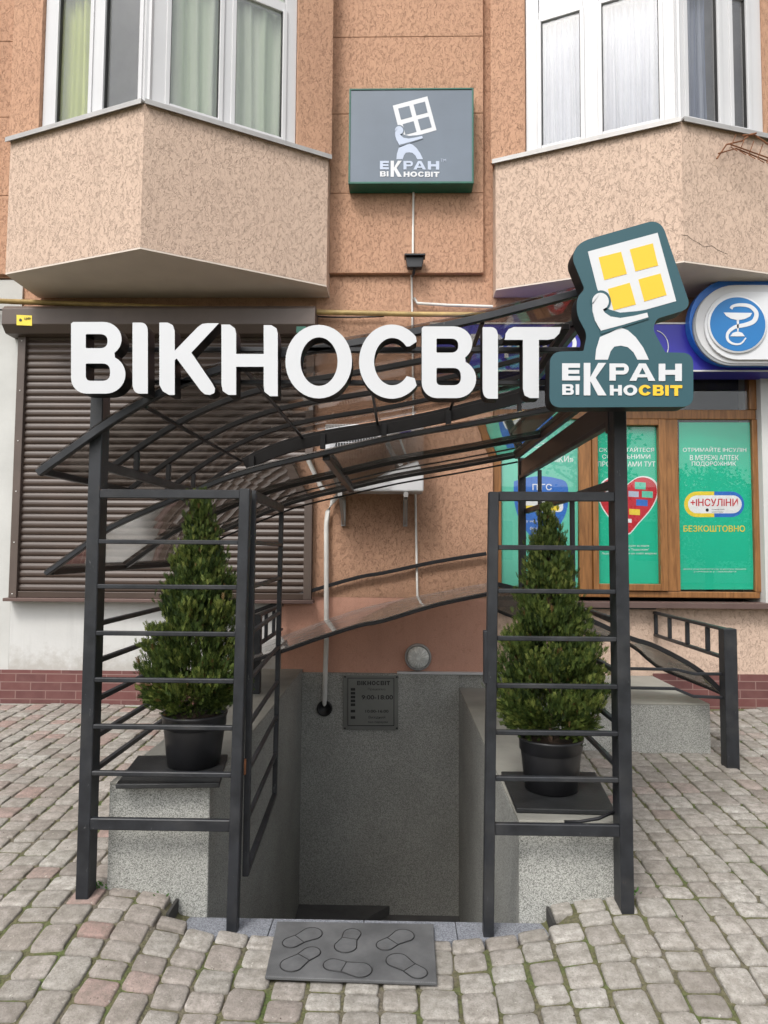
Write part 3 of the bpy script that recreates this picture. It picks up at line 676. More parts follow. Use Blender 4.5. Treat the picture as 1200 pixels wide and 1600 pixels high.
for (a, c, e, f) in ((XP(783), XP(904), z_s+.05, ztop-.03), (su0+.045, su1-.06, z_s+.11, ztop-.085), (XP(1060), XP(1176), z_s+.05, ztop-.03), (XP(781), XP(1173), ztop+.05, 3.15)):
    b = MB(); b.box(a, c, YW+.0, YW+.006, e, f); b.build('pane', M['glass'], ph)
b = MB(); b.box(.6, 3.2, YF+.33, YF+.36, 1.0, 3.4); b.build('room_back', M['dark_room'], ph)
sl = MB(); sl.box(.80, 3.9, YF-.10, YF+.05, 1.085, 1.105); sl.box(.80, 3.9, YF-.106, YF-.1005, 1.06, 1.105); sl.build('window_sill', M['sill_brown'], ph, bevel=.003)

# ============================================================ ROLLER SHUTTER
rs = thing('roller_shutter', (-1.93, YF-.03, 1.1), 'closed brown metal roller shutter filling the wide shop window at left', 'shutter')
sb = MB(); X0, X1 = -3.12, -.755; n = 37; zlo, zhi = 1.15, 3.30; pr = []
for i in range(n):
    z0 = zlo+(zhi-zlo)*i/n; hh = (zhi-zlo)/n
    for t, o in ((0, .0), (.12, .008), (.35, .012), (.6, .011), (.85, .005), (.97, 0)): pr.append((z0+hh*t, YF-.035-o))
pr.append((zhi, YF-.035))
vs = []; 
for z, y in pr: vs += [(X0, y, z), (X1, y, z)]
sb.add(vs, [(2*i, 2*i+1, 2*i+3, 2*i+2) for i in range(len(pr)-1)])
bk = MB(); bk.box(X0, X1, YF-.03, YF-.012, zlo, zhi)
o = sb.build('slat_curtain', M['shutter'], rs); bk.build('backing', M['shutter_box'], rs)
for a, c in ((-3.18, -3.115), (-.765, -.70)):
    b = MB(); b.box(a, c, YF-.075, YF-.003, 1.10, 3.27); b.build('guide_rail', M['shutter_box'], rs, bevel=.004)
b = MB(); b.box(-3.115, -.765, YF-.06, YF-.012, 1.10, 1.15); b.build('bottom_bar', M['shutter'], rs, bevel=.004)
b = MB(); b.box(-3.20, -.68, YF-.12, YF-.003, 1.072, 1.099); b.build('window_sill', M['sill_brown'], rs, bevel=.003)
b = MB(); b.prism([(-3.25, YF-.001, 3.27), (-3.25, YF-.14, 3.27), (-3.25, YF-.20, 3.33), (-3.25, YF-.20, 3.46), (-3.25, YF-.17, 3.49), (-3.25, YF-.001, 3.49)], (2.57, 0, 0)); b.build('shutter_box', M['shutter_box'], rs, bevel=.004)
b = MB(); q = [P(u, v, YF-.2015) for u, v in ((26, 492), (50, 493), (50, 509), (26, 508))]
b.prism(q, (0, -.001, 0)); b.build('sticker', M['poster_yellow'], rs)
b = MB(); add_text(b, 'ЦИР', 38, 496, 48, 500, lambda u, v: P(u, v, YF-.2045)); b.lathe([(.012, 0), (.012, .001)], P(32, 500, YF-.2045), 16, 'Y'); b.build('sticker_print', M['engrave'], rs)
b = MB(); b.prism([P(u, v, YF-.2015) for u, v in ((463, 510), (478, 510), (478, 520), (463, 520))], (0, -.001, 0)); b.build('sticker', M['green_frame'], rs)
b = MB()
for k in range(6): b.lathe([(.006, 0), (.004, .004), (0, .005)], (-3.148, YF-.0755, 1.13+k*.42), 8, 'Y')
b.build('screws', M['white_grey'], rs)

# ============================================================ PIPES, CABLES, WALL FITTINGS
b = MB(); b.tube([P(-120, 466, YF-.10), P(200, 478, YF-.10), P(420, 486, YF-.10), P(640, 491, YF-.10), P(780, 492, YF-.10)], .021)
tag(b.build('gas_pipe', M['gas'], None, True), 'old yellow gas pipe running along the wall above the roller shutter', 'pipe')
b = MB(); b.tube([P(-120, 484, YF-.03)]+[P(u, 484+12*u/640+2*math.sin(u/37), YF-.03) for u in range(0, 620, 40)], .007, 6)
tag(b.build('cable', M['steel_black'], None, True), 'thin dark cable sagging just below the yellow gas pipe', 'cable')
b = MB(); b.tube([P(545, 762, YF-.06), P(530, 772, YF-.05), P(519, 784, YF-.045), P(512, 800, YF-.045), P(510, 820, YF-.045), P(510, 1000, YF-.045), P(508, 1060, YF-.06), P(507, 1098, YF-.055), P(507, 1108, YF+.0)], .020, 12)
tag(b.build('drain_pipe', M['white_grey'], None, True), 'grey white drain hose bending down the wall into a black hole', 'pipe')
b = MB(); c = P(507, 1107, YF-.055); b.lathe([(.062, -.014), (.062, .006), (.048, .010), (.045, -.013)], c, 28, 'Y')
tag(b.build('pipe_collar', M['black_ring'], None, True), 'black round collar in the granite wall where the drain hose ends', 'pipe collar')
cb = thing('cable_conduit', P(648, 930, YF), 'thin white conduit dropping down the wall from the slate sign', 'cable')
b = MB(); b.tube([P(646, 300, YF-.06), P(645, 396, YF-.06)], .009, 8); b.build('conduit', M['white_grey'], cb, True)
b = MB(); b.tube([P(643, 430, YF-.02), P(644, 482, YF-.02), P(646, 660, YF-.02), P(649, 770, YF-.02), P(652, 932, YF-.02)], .009, 8); b.build('conduit', M['white_grey'], cb, True)
b = MB(); b.tube([P(647, 466, YF-.03), P(652, 474, YF-.04), P(700, 477, YF-.04), P(770, 479, YF-.04)], .013, 8); b.build('conduit', M['white_grey'], cb, True)
fl = thing('floodlight', P(648, 420, 5.5), 'small black floodlight on the orange wall below the slate sign', 'lamp')
b = MB(); c = P(648, 410, 5.48)
b.prism([c+Vector((x, 0, z)) for x, z in ((-.075, .05), (.075, .05), (.06, -.04), (-.06, -.04))], (0, .06, 0)); b.build('housing', M['steel_black'], fl, bevel=.006)
b = MB(); b.box(c.x-.085, c.x+.085, c.y-.03, c.y+.07, c.z+.051, c.z+.062); b.build('visor', M['steel_black'], fl)
b = MB(); b.tube([c+Vector((0, .03, -.04)), c+Vector((-.01, .05, -.075)), c+Vector((-.015, .09, -.08))], .012, 8); b.build('bracket', M['steel_black'], fl)

wl_ = thing('bulkhead_lamp', P(653, 1026, YF), 'round ribbed glass wall lamp on the salmon wall above the stairwell', 'lamp')
c = P(653, 1026, YF+.0)
b = MB(); b.lathe([(.108, 0), (.108, .035), (.100, .045), (.093, .045), (.093, .02)], c, 40, 'Y'); b.build('rim', M['galv'], wl_, True)
b = MB(); b.lathe([(.092, .03), (.085, .055), (.06, .068), (.03, .074), (.0, .075)], c, 40, 'Y'); b.build('lens', M['lens'], wl_, True)
b = MB()
for k in range(18):
    a = 2*math.pi*k/18; d = Vector((math.cos(a), 0, math.sin(a)))
    b.tube([c+d*.02+Vector((0, -.0745, 0)), c+d*.055+Vector((0, -.070, 0)), c+d*.088+Vector((0, -.052, 0))], .003, 5)
b.build('ribs', M['white_grey'], wl_)

# AC unit
ac = thing('air_conditioner', P(588, 765, 5.4), 'white outdoor air conditioner unit on wall brackets behind the smoked canopy', 'air conditioner')
y0 = 5.27; a0 = P(508, 662, y0); a1 = P(662, 768, y0)
b = MB(); b.box(a0.x, a1.x, y0, y0+.27, a1.z, a0.z); b.build('casing', M['white_plastic'], ac, bevel=.012)
fc = Vector((a0.x+.27, y0-.002, (a0.z+a1.z)/2)); b = MB(); b.lathe([(.215, 0), (.215, .004), (.0, .004)], fc, 40, 'Y'); b.build('fan_opening', M['steel_black'], ac)
b = MB()
for k in range(23): 
    x = -.235+k*.0214; b.box(fc.x+x, fc.x+x+.004, y0-.022, y0-.018, fc.z-.23, fc.z+.23)
for k in range(9): b.box(fc.x-.24, fc.x+.24, y0-.0175, y0-.0145, fc.z-.23+k*.057, fc.z-.226+k*.057)
b.build('grille', M['white_plastic'], ac)
b = MB(); b.lathe([(.045, 0), (.045, .004), (0, .004)], P(634, 677, y0-.001), 28, 'Y'); b.build('badge', M['blue_sign'], ac)
for u in (532, 634):
    x = P(u, 780, 5.3).x; b = MB()
    b.box(x-.017, x+.017, 5.24, YF-.001, a1.z-.045, a1.z-.008); b.box(x-.018, x+.018, YF-.035, YF-.002, a1.z-.26, a1.z-.046)
    b.bar((x, 5.30, a1.z-.05), (x, YF-.03, a1.z-.24), .022, .022); b.build('bracket', M['galv'], ac)

# plaque
pl = thing('opening_hours_plaque', P(580, 1140, YF), 'engraved opening hours plate on the granite back wall of the stairwell', 'plaque')
YPq = YF-.055
PQ = lambda u, v: P(u, v, YPq)
b = MB(); b.prism([PQ(536, 1055), PQ(622, 1056), PQ(622, 1141), PQ(536, 1140)], (0, .008, 0)); b.build('clear_backing', M['plate'], pl, bevel=.002)
b = MB(); YPq2 = YPq-.006; PQ2 = lambda u, v: P(u, v, YPq2)
b.prism([PQ2(543, 1059), PQ2(616, 1059), PQ2(616, 1134), PQ2(543, 1134)], (0, .005, 0)); b.build('plate', M['plate'], pl)
b = MB(); YPq3 = YPq-.007; PQ3 = lambda u, v: P(u, v, YPq3)
for (s_, u0, v0, u1, v1, bo) in (('Працюємо', 575, 1075, 602, 1079.5, .0), ('9:00-18:00', 565, 1086, 614, 1093, .02), ('10:00-16:00', 571, 1109, 607, 1113.5, .02), ('Вихідний', 576, 1118.5, 602, 1123.5, .0), ('без перерви', 575, 1126.5, 606, 1130.5, .0)):
    add_text(b, s_, u0, v0, u1, v1, PQ3, .001, bo)
wx = 558.0
for ch, w in zip('ВІКНОСВІТ', (5.6, 1.8, 5.8, 5.8, 6.2, 5.8, 5.6, 1.8, 5.4)): add_glyphs(b, [(ch, wx, 1064, wx+w, 1070.5, 1.7, 1.5)], PQ3, .001); wx += w+.95
for v in (1075, 1081, 1087, 1093, 1099, 1109, 1119): b.prism([PQ3(548, v), PQ3(555, v), PQ3(555, v+4.2), PQ3(548, v+4.2)], (0, -.001, 0))
for (u0, v0, u1, v1) in ((543, 1059, 616, 1060), (543, 1133.2, 616, 1134.2), (543, 1060.2, 544, 1133), (615, 1060.2, 616, 1133)): b.prism([PQ3(u0, v0), PQ3(u1, v0), PQ3(u1, v1), PQ3(u0, v1)], (0, -.001, 0))
for (u, v) in ((539, 1057.5), (620, 1058), (539, 1138), (620, 1138)): b.lathe([(.008, 0), (.006, .004), (0, .005)], PQ(u, v), 10, 'Y')
b.build('engraving', M['engrave'], pl)

# ============================================================ LOGO (window carried by a figure + words)
def logo(parent, mp, y, cols, two_tone, trade=False):
    """mp(x,y,Y) maps drawing units to the world; cols: window, panes, figure, word1, word2, word3, gap"""
    L = lambda pts, k: [mp(px, py, y-k*.0012) for px, py in pts]
    def piece(name, polys, m_, k):
        b = MB()
        for p in polys: b.prism(L(p, k), (0, .0016+.001*k, 0))
        return b.build(name, M[m_], parent)
    piece('window_emblem', [[(262, 210), (625, 112), (722, 468), (530, 522), (430, 535), (375, 520), (340, 480), (310, 400)]], cols[0], 1)
    piece('window_emblem_panes', [[(318, 240), (435, 211), (465, 326), (348, 358)], [(480, 199), (600, 167), (628, 282), (510, 313)],
           [(366, 405), (480, 372), (512, 485), (396, 516)], [(525, 355), (640, 324), (672, 436), (556, 470)]], cols[1], 2)
    piece('emblem_gap', [arc(330, 468, 52, 56, 0, 360, 28)[:-1], [(300, 520), (345, 500), (375, 512), (430, 528), (520, 520), (570, 512), (580, 560), (330, 640)]], cols[6], 3)
    fig = arc(328, 470, 43, 45, 20, -200, 22)
    body = [(285, 480), (287, 520), (300, 570), (330, 622), (450, 590), (577, 552), (571, 528), (500, 545), (430, 556), (380, 548), (350, 528), (340, 512), (360, 500), (368, 486)]
    piece('figure_emblem', [fig+body[:1][::-1]+[], body], cols[2], 4)
    legs = [(325, 655), (380, 632), (430, 605), (470, 620), (510, 655), (550, 710), (580, 773), (520, 773), (500, 735), (470, 708), (435, 700), (400, 705), (380, 730), (366, 773), (300, 773), (305, 720)]
    piece('figure_emblem', [legs], cols[2], 1)
    def word(name, items, m_):
        b = MB(); add_glyphs(b, items, lambda p, q: mp(p, q, y-.0002), .0025); return b.build(name, M[m_], parent)
    word('lettering', [('Е', 127, 793, 220, 882, 32, 23), ('Р', 374, 794, 474, 883, 32, 23), ('А', 478, 794, 612, 884, 32, 23), ('Н', 630, 795, 750, 885, 34, 25)], cols[3])
    word('lettering', [('К', 240, 791, 358, 960, 34, 34)], cols[4])
    word('lettering', [('В', 128, 902, 188, 957, 19, 14), ('І', 198, 902, 216, 957, 18, 14), ('Н', 376, 906, 438, 960, 19, 14), ('О', 446, 905, 518, 961, 20, 15)], cols[4])
    word('lettering', [('С', 526, 905, 592, 961, 20, 15), ('В', 600, 906, 656, 961, 19, 14), ('І', 664, 907, 682, 961, 18, 14), ('Т', 690, 907, 752, 962, 19, 15)], cols[5])
    if trade:
        b = MB(); add_text(b, 'TM', 765, 772, 822, 800, lambda p, q: mp(p, q, y-.0002), .0025); b.build('lettering', M[cols[3]], parent)

# slate wall sign between the bays
ws = thing('wall_light_box_sign', (.09, 5.5, 4.5), 'slate blue light box sign in a green frame high on the wall between the bays', 'sign')
YS = 5.43; c0 = P(545, 137, YS); c1 = P(740, 300, YS)
SX0, SX1 = P(545, 220, YS).x, P(740, 220, YS).x; SZ0, SZ1 = P(640, 288, YS).z, P(640, 139, YS).z
b = MB(); b.box(SX0, SX1, YS, 5.574, SZ0, SZ1); b.build('casing', M['green_frame'], ws, bevel=.006)
b = MB(); t = .014
b.box(SX0, SX0+t, YS-.012, YS-.0005, SZ0, SZ1); b.box(SX1-t, SX1, YS-.012, YS-.0005, SZ0, SZ1)
b.box(SX0+t, SX1-t, YS-.012, YS-.0005, SZ0, SZ0+t*1.3); b.box(SX0+t, SX1-t, YS-.012, YS-.0005, SZ1-t, SZ1)
b.build('frame', M['green_frame'], ws, bevel=.003)
b = MB(); b.box(SX0+t, SX1-t, YS-.006, YS-.0008, SZ0+t*1.3, SZ1-t); b.build('face_panel', M['slate'], ws)
def mp_wall(px, py, Y):
    u = 530+(437+(px-262)*.775)*.19167; v = 120+(235+(py-210)*.775)*.19167; return P(u, v, Y)
logo(ws, mp_wall, YS-.0062, ['white_film', 'slate', 'pale_blue', 'pale_blue', 'white_film', 'white_film', 'slate'], False, True)

# ============================================================ PHARMACY SIGN
ps = thing('pharmacy_sign_board', (1.7, 5.4, 3.0), 'long blue fascia board with white letters above the pharmacy windows', 'sign')
YB = 5.36
PB = lambda u, v: P(u, v, YB)
tl, tr, br_, bl = PB(672, 496), PB(1290, 508), PB(1290, 585), PB(672, 570)
b = MB(); b.box(tl.x, 3.6, YB, YF+.003, PB(1100, 580).z, PB(1000, 505).z); b.build('board', M['blue_sign'], ps, bevel=.004)
b = MB(); zT, zB = PB(1000, 505).z, PB(1100, 580).z
b.box(tl.x, 3.6, YB-.006, YB-.0005, zT-.008, zT+.004); b.box(tl.x, 3.6, YB-.006, YB-.0005, zB-.004, zB+.008); b.box(tl.x-.006, tl.x+.004, YB-.006, YB-.0005, zB+.0085, zT-.0085)
b.build('edge_trim', M['white_grey'], ps)
b = MB(); add_text(b, 'подорожник', 735, 522, 1022, 562, lambda u, v: P(u, v, YB-.001), .012, .02); 
b.build('lettering', M['white_film'], ps); b = MB()
pts = [PB(*q) for q in arc(1020, 542, 24, 26, -75, 75, 14)]
b.tube([p-Vector((0, .004, 0)) for p in pts], .004, 6); b.build('ring_mark', M['white_film'], ps)
ov = thing('pharmacy_emblem_sign', (2.7, 5.2, 3.0), 'oval white sign with a round blue snake and bowl emblem', 'sign')
YO = 5.25
def stad(u0, v0, u1, v1, Y, n=18):
    r = (v1-v0)/2; cy = (v0+v1)/2
    return [P(p, q, Y) for p, q in arc(u0+r, cy, r, r, 90, 270, n)+arc(u1-r, cy, r, r, -90, 90, n)]
b = MB(); b.prism(stad(1077, 436, 1352, 570, YO+.03), (0, .078, 0)); b.build('blue_backing', M['blue_bright'], ov)
b = MB(); b.prism(stad(1087, 445, 1342, 568, YO), (0, .028, 0)); b.build('plate', M['white_plastic'], ov, bevel=.004)
b = MB(); b.prism(stad(1083, 448, 1346, 571, YO+.006), (0, .022, 0)); b.build('plate_edge', M['grey_plastic'], ov)
b = MB(); b.prism(stad(1101, 456, 1328, 562, YO-.02), (0, .019, 0)); b.build('inner_plate', M['white_film'], ov, bevel=.003)
eu, ev = 1152, 507
pr_ = lambda k: abs(P(eu+k, ev, YO).x-P(eu, ev, YO).x)
c = P(eu, ev, YO-.03); b = MB(); b.lathe([(pr_(46), -.01), (pr_(46), .002), (pr_(44), .006), (0, .006)], c, 48, 'Y'); b.build('disc_rim', M['white_film'], ov)
b = MB(); b.lathe([(pr_(43), .0), (pr_(43), .008), (0, .008)], c, 48, 'Y'); b.build('disc', M['blue_round'], ov)
b = MB(); YE = c.y-.009
def ec(x, y): return P(840+x*.3+2, 330+y*.3, YE)
def ribbon(mb, pts, ws_):
    n = len(pts); Lf, Rt = [], []
    for i in range(n):
        ax, ay = pts[max(i-1, 0)]; bx, by = pts[min(i+1, n-1)]; dx, dy = bx-ax, by-ay; k = math.hypot(dx, dy) or 1
        w = ws_[i] if isinstance(ws_, list) else ws_
        Lf.append((pts[i][0]-dy/k*w/2, pts[i][1]+dx/k*w/2)); Rt.append((pts[i][0]+dy/k*w/2, pts[i][1]-dx/k*w/2))
    for i in range(n-1):
        mb.prism([ec(*Lf[i]), ec(*Lf[i+1]), ec(*Rt[i+1]), ec(*Rt[i])], (0, -.002, 0))
def spline(pts, n=6):
    out = []
    for i in range(len(pts)-1):
        p0 = pts[max(i-1, 0)]; p1 = pts[i]; p2 = pts[i+1]; p3 = pts[min(i+2, len(pts)-1)]
        for k in range(n):
            t = k/n; out.append(tuple(.5*((2*p1[j])+(-p0[j]+p2[j])*t+(2*p0[j]-5*p1[j]+4*p2[j]-p3[j])*t*t+(-p0[j]+3*p1[j]-3*p2[j]+p3[j])*t**3) for j in (0, 1)))
    return out+[pts[-1]]
b.prism([ec(*q) for q in [(962, 528), (1110, 530)]+[(1100, 548), (1070, 562), (1035, 568), (1000, 560), (975, 545)]], (0, -.002, 0))
b.prism([ec(*q) for q in [(1030, 566), (1042, 566), (1039, 625), (1033, 625)]], (0, -.002, 0))
b.prism([ec(*q) for q in [(995, 652), (1010, 634), (1035, 626), (1058, 634), (1072, 652)]], (0, -.002, 0))
sn = spline([(1000, 508), (1012, 494), (1050, 488), (1100, 496), (1132, 530), (1120, 572), (1075, 592), (1020, 604), (985, 634), (983, 668), (1010, 690), (1050, 690), (1078, 660)])
ribbon(b, sn, [max(4, 24-abs(i-len(sn)*.4)*.42) if i > 4 else 16 for i in range(len(sn))])
b.build('snake_bowl', M['white_film'], ov)

# ============================================================ POSTERS BEHIND THE PHARMACY GLASS
YPo = YW+.012
PP = lambda u, v: P(u, v, YPo-.001)
def poster(label, u0, u1, v0, v1, m_):
    t = thing('window_poster', P((u0+u1)/2, v1, YPo), label, 'poster', None)
    b = MB(); b.prism([P(u0, v0, YPo), P(u1, v0, YPo), P(u1, v1, YPo), P(u0, v1, YPo)], (0, .003, 0)); b.build('sheet', M[m_], t); return t
def ppoly(t, name, pts, m_, k=1):
    b = MB(); b.prism([P(p, q, YPo-.0005*k) for p, q in pts], (0, .0004, 0)); b.build(name, M[m_], t)
def ptext(t, items, m_, k=3):
    b = MB()
    for (s_, u0, v0, u1, v1, bo) in items: add_text(b, s_, u0, v0, u1, v1, lambda p, q: P(p, q, YPo-.0005*k), .0004, bo)
    b.build('lettering', M[m_], t)
t1 = poster('pale green poster with a big blue shield in the leftmost pharmacy window', 784, 903, 648, 918, 'poster_pale')
ppoly(t1, 'shield_print', spline([(803, 752), (825, 746), (845, 744), (868, 747), (886, 756), (887, 790), (878, 815), (862, 835), (845, 850), (825, 833), (810, 808), (803, 780), (803, 752)], 5)[:-1], 'poster_blue')
ptext(t1, [('«ДОСТУПНІ', 800, 692, 890, 701, .0), ('ЛІКИ»', 860, 712, 896, 722, .01), ('ПІГС', 832, 756, 862, 766, .01)], 'poster_white')
ppoly(t1, 'pill_print', rounded([(812, 778, 8), (880, 778, 8), (880, 800, 8), (812, 800, 8)]), 'poster_white', 2)
ppoly(t1, 'pill_print', rounded([(818, 790, 4), (874, 790, 4), (874, 798, 4), (818, 798, 4)]), 'poster_yellow', 3)
ptext(t1, [('у нашій аптеці', 822, 812, 868, 817, 0), ('безоплатно', 828, 823, 862, 828, 0)], 'poster_white')
t2 = poster('green poster with a red heart full of cards in the middle pharmacy window', 925, 1038, 662, 912, 'poster_green')
heart = spline([(980, 758), (968, 748), (952, 748), (940, 758), (936, 775), (944, 796), (962, 818), (980, 834), (998, 816), (1016, 795), (1026, 774), (1024, 756), (1012, 747), (996, 747), (980, 758)], 4)[:-1]
ppoly(t2, 'heart_print', [(980+(p-980)*1.05, 786+(q-786)*1.05) for p, q in heart], 'poster_white', 1); ppoly(t2, 'heart_print', heart, 'poster_red', 2)
for (a, c, e, f, m_) in ((992, 753, 1009, 764, 'poster_pale'), (982, 767, 998, 776, 'pale_blue'), (1003, 767, 1020, 777, 'poster_pale'), (946, 762, 962, 772, 'white_film'), (960, 778, 978, 788, 'pale_blue'), (994, 780, 1012, 790, 'poster_blue'), (983, 795, 1000, 804, 'poster_yellow'), (978, 810, 987, 816, 'poster_white')):
    ppoly(t2, 'card_print', [(a, c), (e, c+1), (e, f+1), (a, f)], m_, 3)
ptext(t2, [('СКОРИСТАЙТЕСЯ', 936, 698, 1022, 706, .005), ('СОЦІАЛЬНИМИ', 941, 710, 1016, 718, .005), ('ПРОГРАМАМИ ТУТ', 934, 721, 1024, 729, .005), ('Реалізація програм за кошти', 952, 851, 1014, 855, 0), ('бюджету та аптеки "Подорожник"', 946, 857, 1014, 861, 0), ('Ліцензія та умови на сайті мережі', 940, 863, 1026, 867, 0)], 'poster_white')
t3 = poster('green poster with a yellow and blue insulin pill in the rightmost pharmacy window', 1061, 1177, 660, 921, 'poster_green')
ptext(t3, [('ОТРИМАЙТЕ ІНСУЛІН', 1067, 698, 1166, 706, .005), ('В МЕРЕЖІ АПТЕК', 1078, 711, 1154, 719, .005), ('ПОДОРОЖНИК', 1081, 721, 1150, 729, .005), ('Детальні умови отримання інсуліну за державною програмою', 1068, 888, 1166, 890.5, 0), ('уточнюйте у фармацевта', 1084, 892, 1150, 894.5, 0)], 'poster_white')
ppoly(t3, 'pill_print', arc(1089, 788, 20, 20, 90, 270, 14)+[(1116, 768), (1116, 808)], 'poster_yellow', 1)
ppoly(t3, 'pill_print', [(1116, 808), (1116, 768)]+arc(1143, 788, 20, 20, -90, 90, 14), 'poster_blue', 1)
ppoly(t3, 'pill_print', arc(1089, 788, 14, 14, 90, 270, 14)+arc(1145, 788, 14, 14, -90, 90, 14), 'poster_white', 2)
ptext(t3, [('+ІНСУЛІНИ', 1079, 779, 1153, 791, .02)], 'poster_red')
ptext(t3, [('Національна служба', 1112, 795, 1132, 797, 0), ('здоров`я України', 1112, 799, 1130, 801, 0)], 'engrave')
ppoly(t3, 'badge_print', arc(1105, 797, 2.6, 2.8, 0, 360, 8)[:-1], 'engrave', 3)
ptext(t3, [('БЕЗКОШТОВНО', 1068, 821, 1164, 831, .012)], 'poster_yellow')

# ============================================================ ENTRANCE STRUCTURE
es = thing('entrance_canopy_frame', (0, 2.8, .1), 'dark grey steel entrance frame with ladder panels and curved smoked canopies over the stairs', 'entrance canopy')
def steel(name, mb, m_='steel', lab=None, parent=es, bevel=.003):
    o = mb.build(name, M[m_], parent, bevel=bevel, bseg=1)
    if lab: o['label'] = lab
    return o
YP = 2.78
def X(u, v, Y=YP): return P(u, v, Y).x
# outer posts (5 cm x 7 cm), leaning a touch
lo0, lo1 = P(129, 1397, YP-.0), P(153, 600, YP)
b = MB(); b.bar((lo0.x, YP+.03, zg(lo0.x, YP)-.05), (lo1.x, YP+.03, lo1.z+.02), .052, .075, (0, 1, 0)); steel('post', b)
ro0, ro1 = P(979, 1400, YP), P(967, 640, YP)
b = MB(); b.bar((ro0.x-.0, YP+.03, zg(ro0.x, YP)-.05), (ro1.x, YP+.03, ro1.z+.02), .052, .09, (0, 1, 0)); steel('post', b)
# inner posts
li0, li1 = P(361, 1440, YP-.03), P(384, 764, YP)
b = MB(); b.bar((li0.x, YP, -.01), (li1.x, YP, li1.z), .043, .045, (0, 1, 0)); steel('post', b)
ri0, ri1 = P(764, 1440, YP-.03), P(771, 769, YP)
b = MB(); b.bar((ri0.x, YP, -.01), (ri1.x, YP, ri1.z), .040, .045, (0, 1, 0)); steel('post', b)
def lerp(a, c, z): t = (z-a.z)/(c.z-a.z); return a.x+(c.x-a.x)*t
zrl = []
for v, h in ((772, .036), (847, .018), (917, .018), (990, .018), (1063, .018), (1136, .018), (1209, .018), (1288, .045)):
    z = P(260, v, YP).z; b = MB(); b.box(lerp(lo0, lo1, z)+.026, lerp(li0, li1, z)-.0215, YP-.012, YP+.012, z-h/2, z+h/2); steel('rail', b); zrl.append((z, h))
for v, h in ((776, .038), (856, .020), (924, .018), (998, .018), (1072, .018), (1145, .018), (1217, .018), (1296, .045)):
    z = P(870, v, YP).z; b = MB(); b.box(lerp(ri0, ri1, z)+.020, lerp(ro0, ro1, z)-.026, YP-.012, YP+.012, z-h/2, z+h/2); steel('rail', b)
b = MB(); b.box(P(757, 1020, YP).x-.004, P(764, 1020, YP).x-.006, YP-.02, YP+.02, P(760, 1067, YP).z, P(760, 985, YP).z); steel('latch_plate', b)
# side railings running back to the building, left
XS = -1.245
for v_pts in [((155, 1092), (215, 1067)), ((150, 1150), (225, 1102)), ((150, 1202), (240, 1142)), ((155, 1032), (220, 1007)), ((159, 974), (230, 957))]:
    p = P(*v_pts[0], YP+.07); b = MB(); b.box(XS-.012, XS+.012, YP+.07, 4.60, p.z-.010, p.z+.010); steel('side_rail', b)
z = P(155, 725, YP).z; b = MB(); b.box(XS-.015, XS+.015, YP+.07, 4.62, z-.02, z+.02); steel('side_rail', b); zside = z
b = MB(); px = P(347, 900, 4.6).x; b.box(XS-.03, XS+.03, 4.60, 4.66, zg(XS, 4.6)-.04, P(347, 850, 4.6).z); steel('post', b)
# right side rails
XRr = .93
for v in (1000-25, 1072-12, 1145, 1217):
    z = P(960, v, YP).z; b = MB(); b.box(XRr-.012, XRr+.012, YP+.08, 4.58, z-.010, z+.010); steel('side_rail', b)
z = P(955, 752, YP+.05).z; b = MB(); b.box(XRr-.015, XRr+.015, YP+.08, 4.95, z-.018, z+.018); steel('side_rail', b)
for (Yb, u, vt) in ((4.97, 816, 716), ):
    b = MB(); x = .90; b.box(x-.025, x+.025, Yb-.025, Yb+.025, .4, P(u, vt, Yb).z); steel('post', b)
for (u, v0, v1) in ((843, 705, 1000), (893, 780, 1000)):
    Yb = XRr/((u-622)/F_PX); a_, c_ = P(u, v1, Yb), P(u, v0, Yb); b = MB(); b.box(XRr-.012, XRr+.012, Yb-.012, Yb+.012, .42, min(c_.z, 2.04)); steel('stile', b)

# ---- upper canopy: five identical arches
pA = [(60, 740), (80, 725), (100, 711), (135, 686), (165, 665), (205, 640), (250, 615), (300, 593), (360, 573), (430, 557), (500, 545), (575, 533), (660, 517), (740, 500), (820, 480), (905, 458), (950, 446)]
A0 = [P(u, v, 2.75) for u, v in spline(pA, 3)]
YA = [2.75, 3.2, 3.65, 4.1, 4.55]
def at(pts, Y): return [Vector((p.x, Y, p.z)) for p in pts]
def zat(pts, x):
    for p, q in zip(pts, pts[1:]):
        if p.x <= x <= q.x: return p.z+(q.z-p.z)*(x-p.x)/(q.x-p.x)
    return pts[0].z if x < pts[0].x else pts[-1].z
for i, Y in enumerate(YA):
    b = MB(); b.sweep(at(A0, Y), .03, .030 if i == 0 else .026); steel('arch', b, 'steel_black' if i > 1 else 'steel')
def purlin(pts, x, ya, yb, w=.02, h=.03, dz=-.012, name='purlin', m_='steel_black'):
    z = zat(pts, x)+dz; b = MB(); b.box(x-w/2, x+w/2, ya, yb, z-h/2, z+h/2); steel(name, b, m_)
for u in (226, 379, 570, 755): purlin(A0, P(u, 560, 2.75).x, 2.77, 4.53, .016, .016)
purlin(A0, A0[0].x+.012, 2.77, 4.53, .028, .028, .0); purlin(A0, A0[-1].x-.012, 2.77, 4.53, .03, .05, -.02)
g_ = MB(); g_.sheet([[p+Vector((0, 0, .024)) for p in at(A0, Y)] for Y in (2.74, 3.2, 3.65, 4.1, 4.57)], .005); g_.build('canopy_glass', M['tint'], es)
for Y in YA[1:]:
    x = XS+.003; b = MB(); b.box(x-.012, x+.012, Y-.012, Y+.012, zside+.021, zat(A0, x)-.014); steel('strut', b)
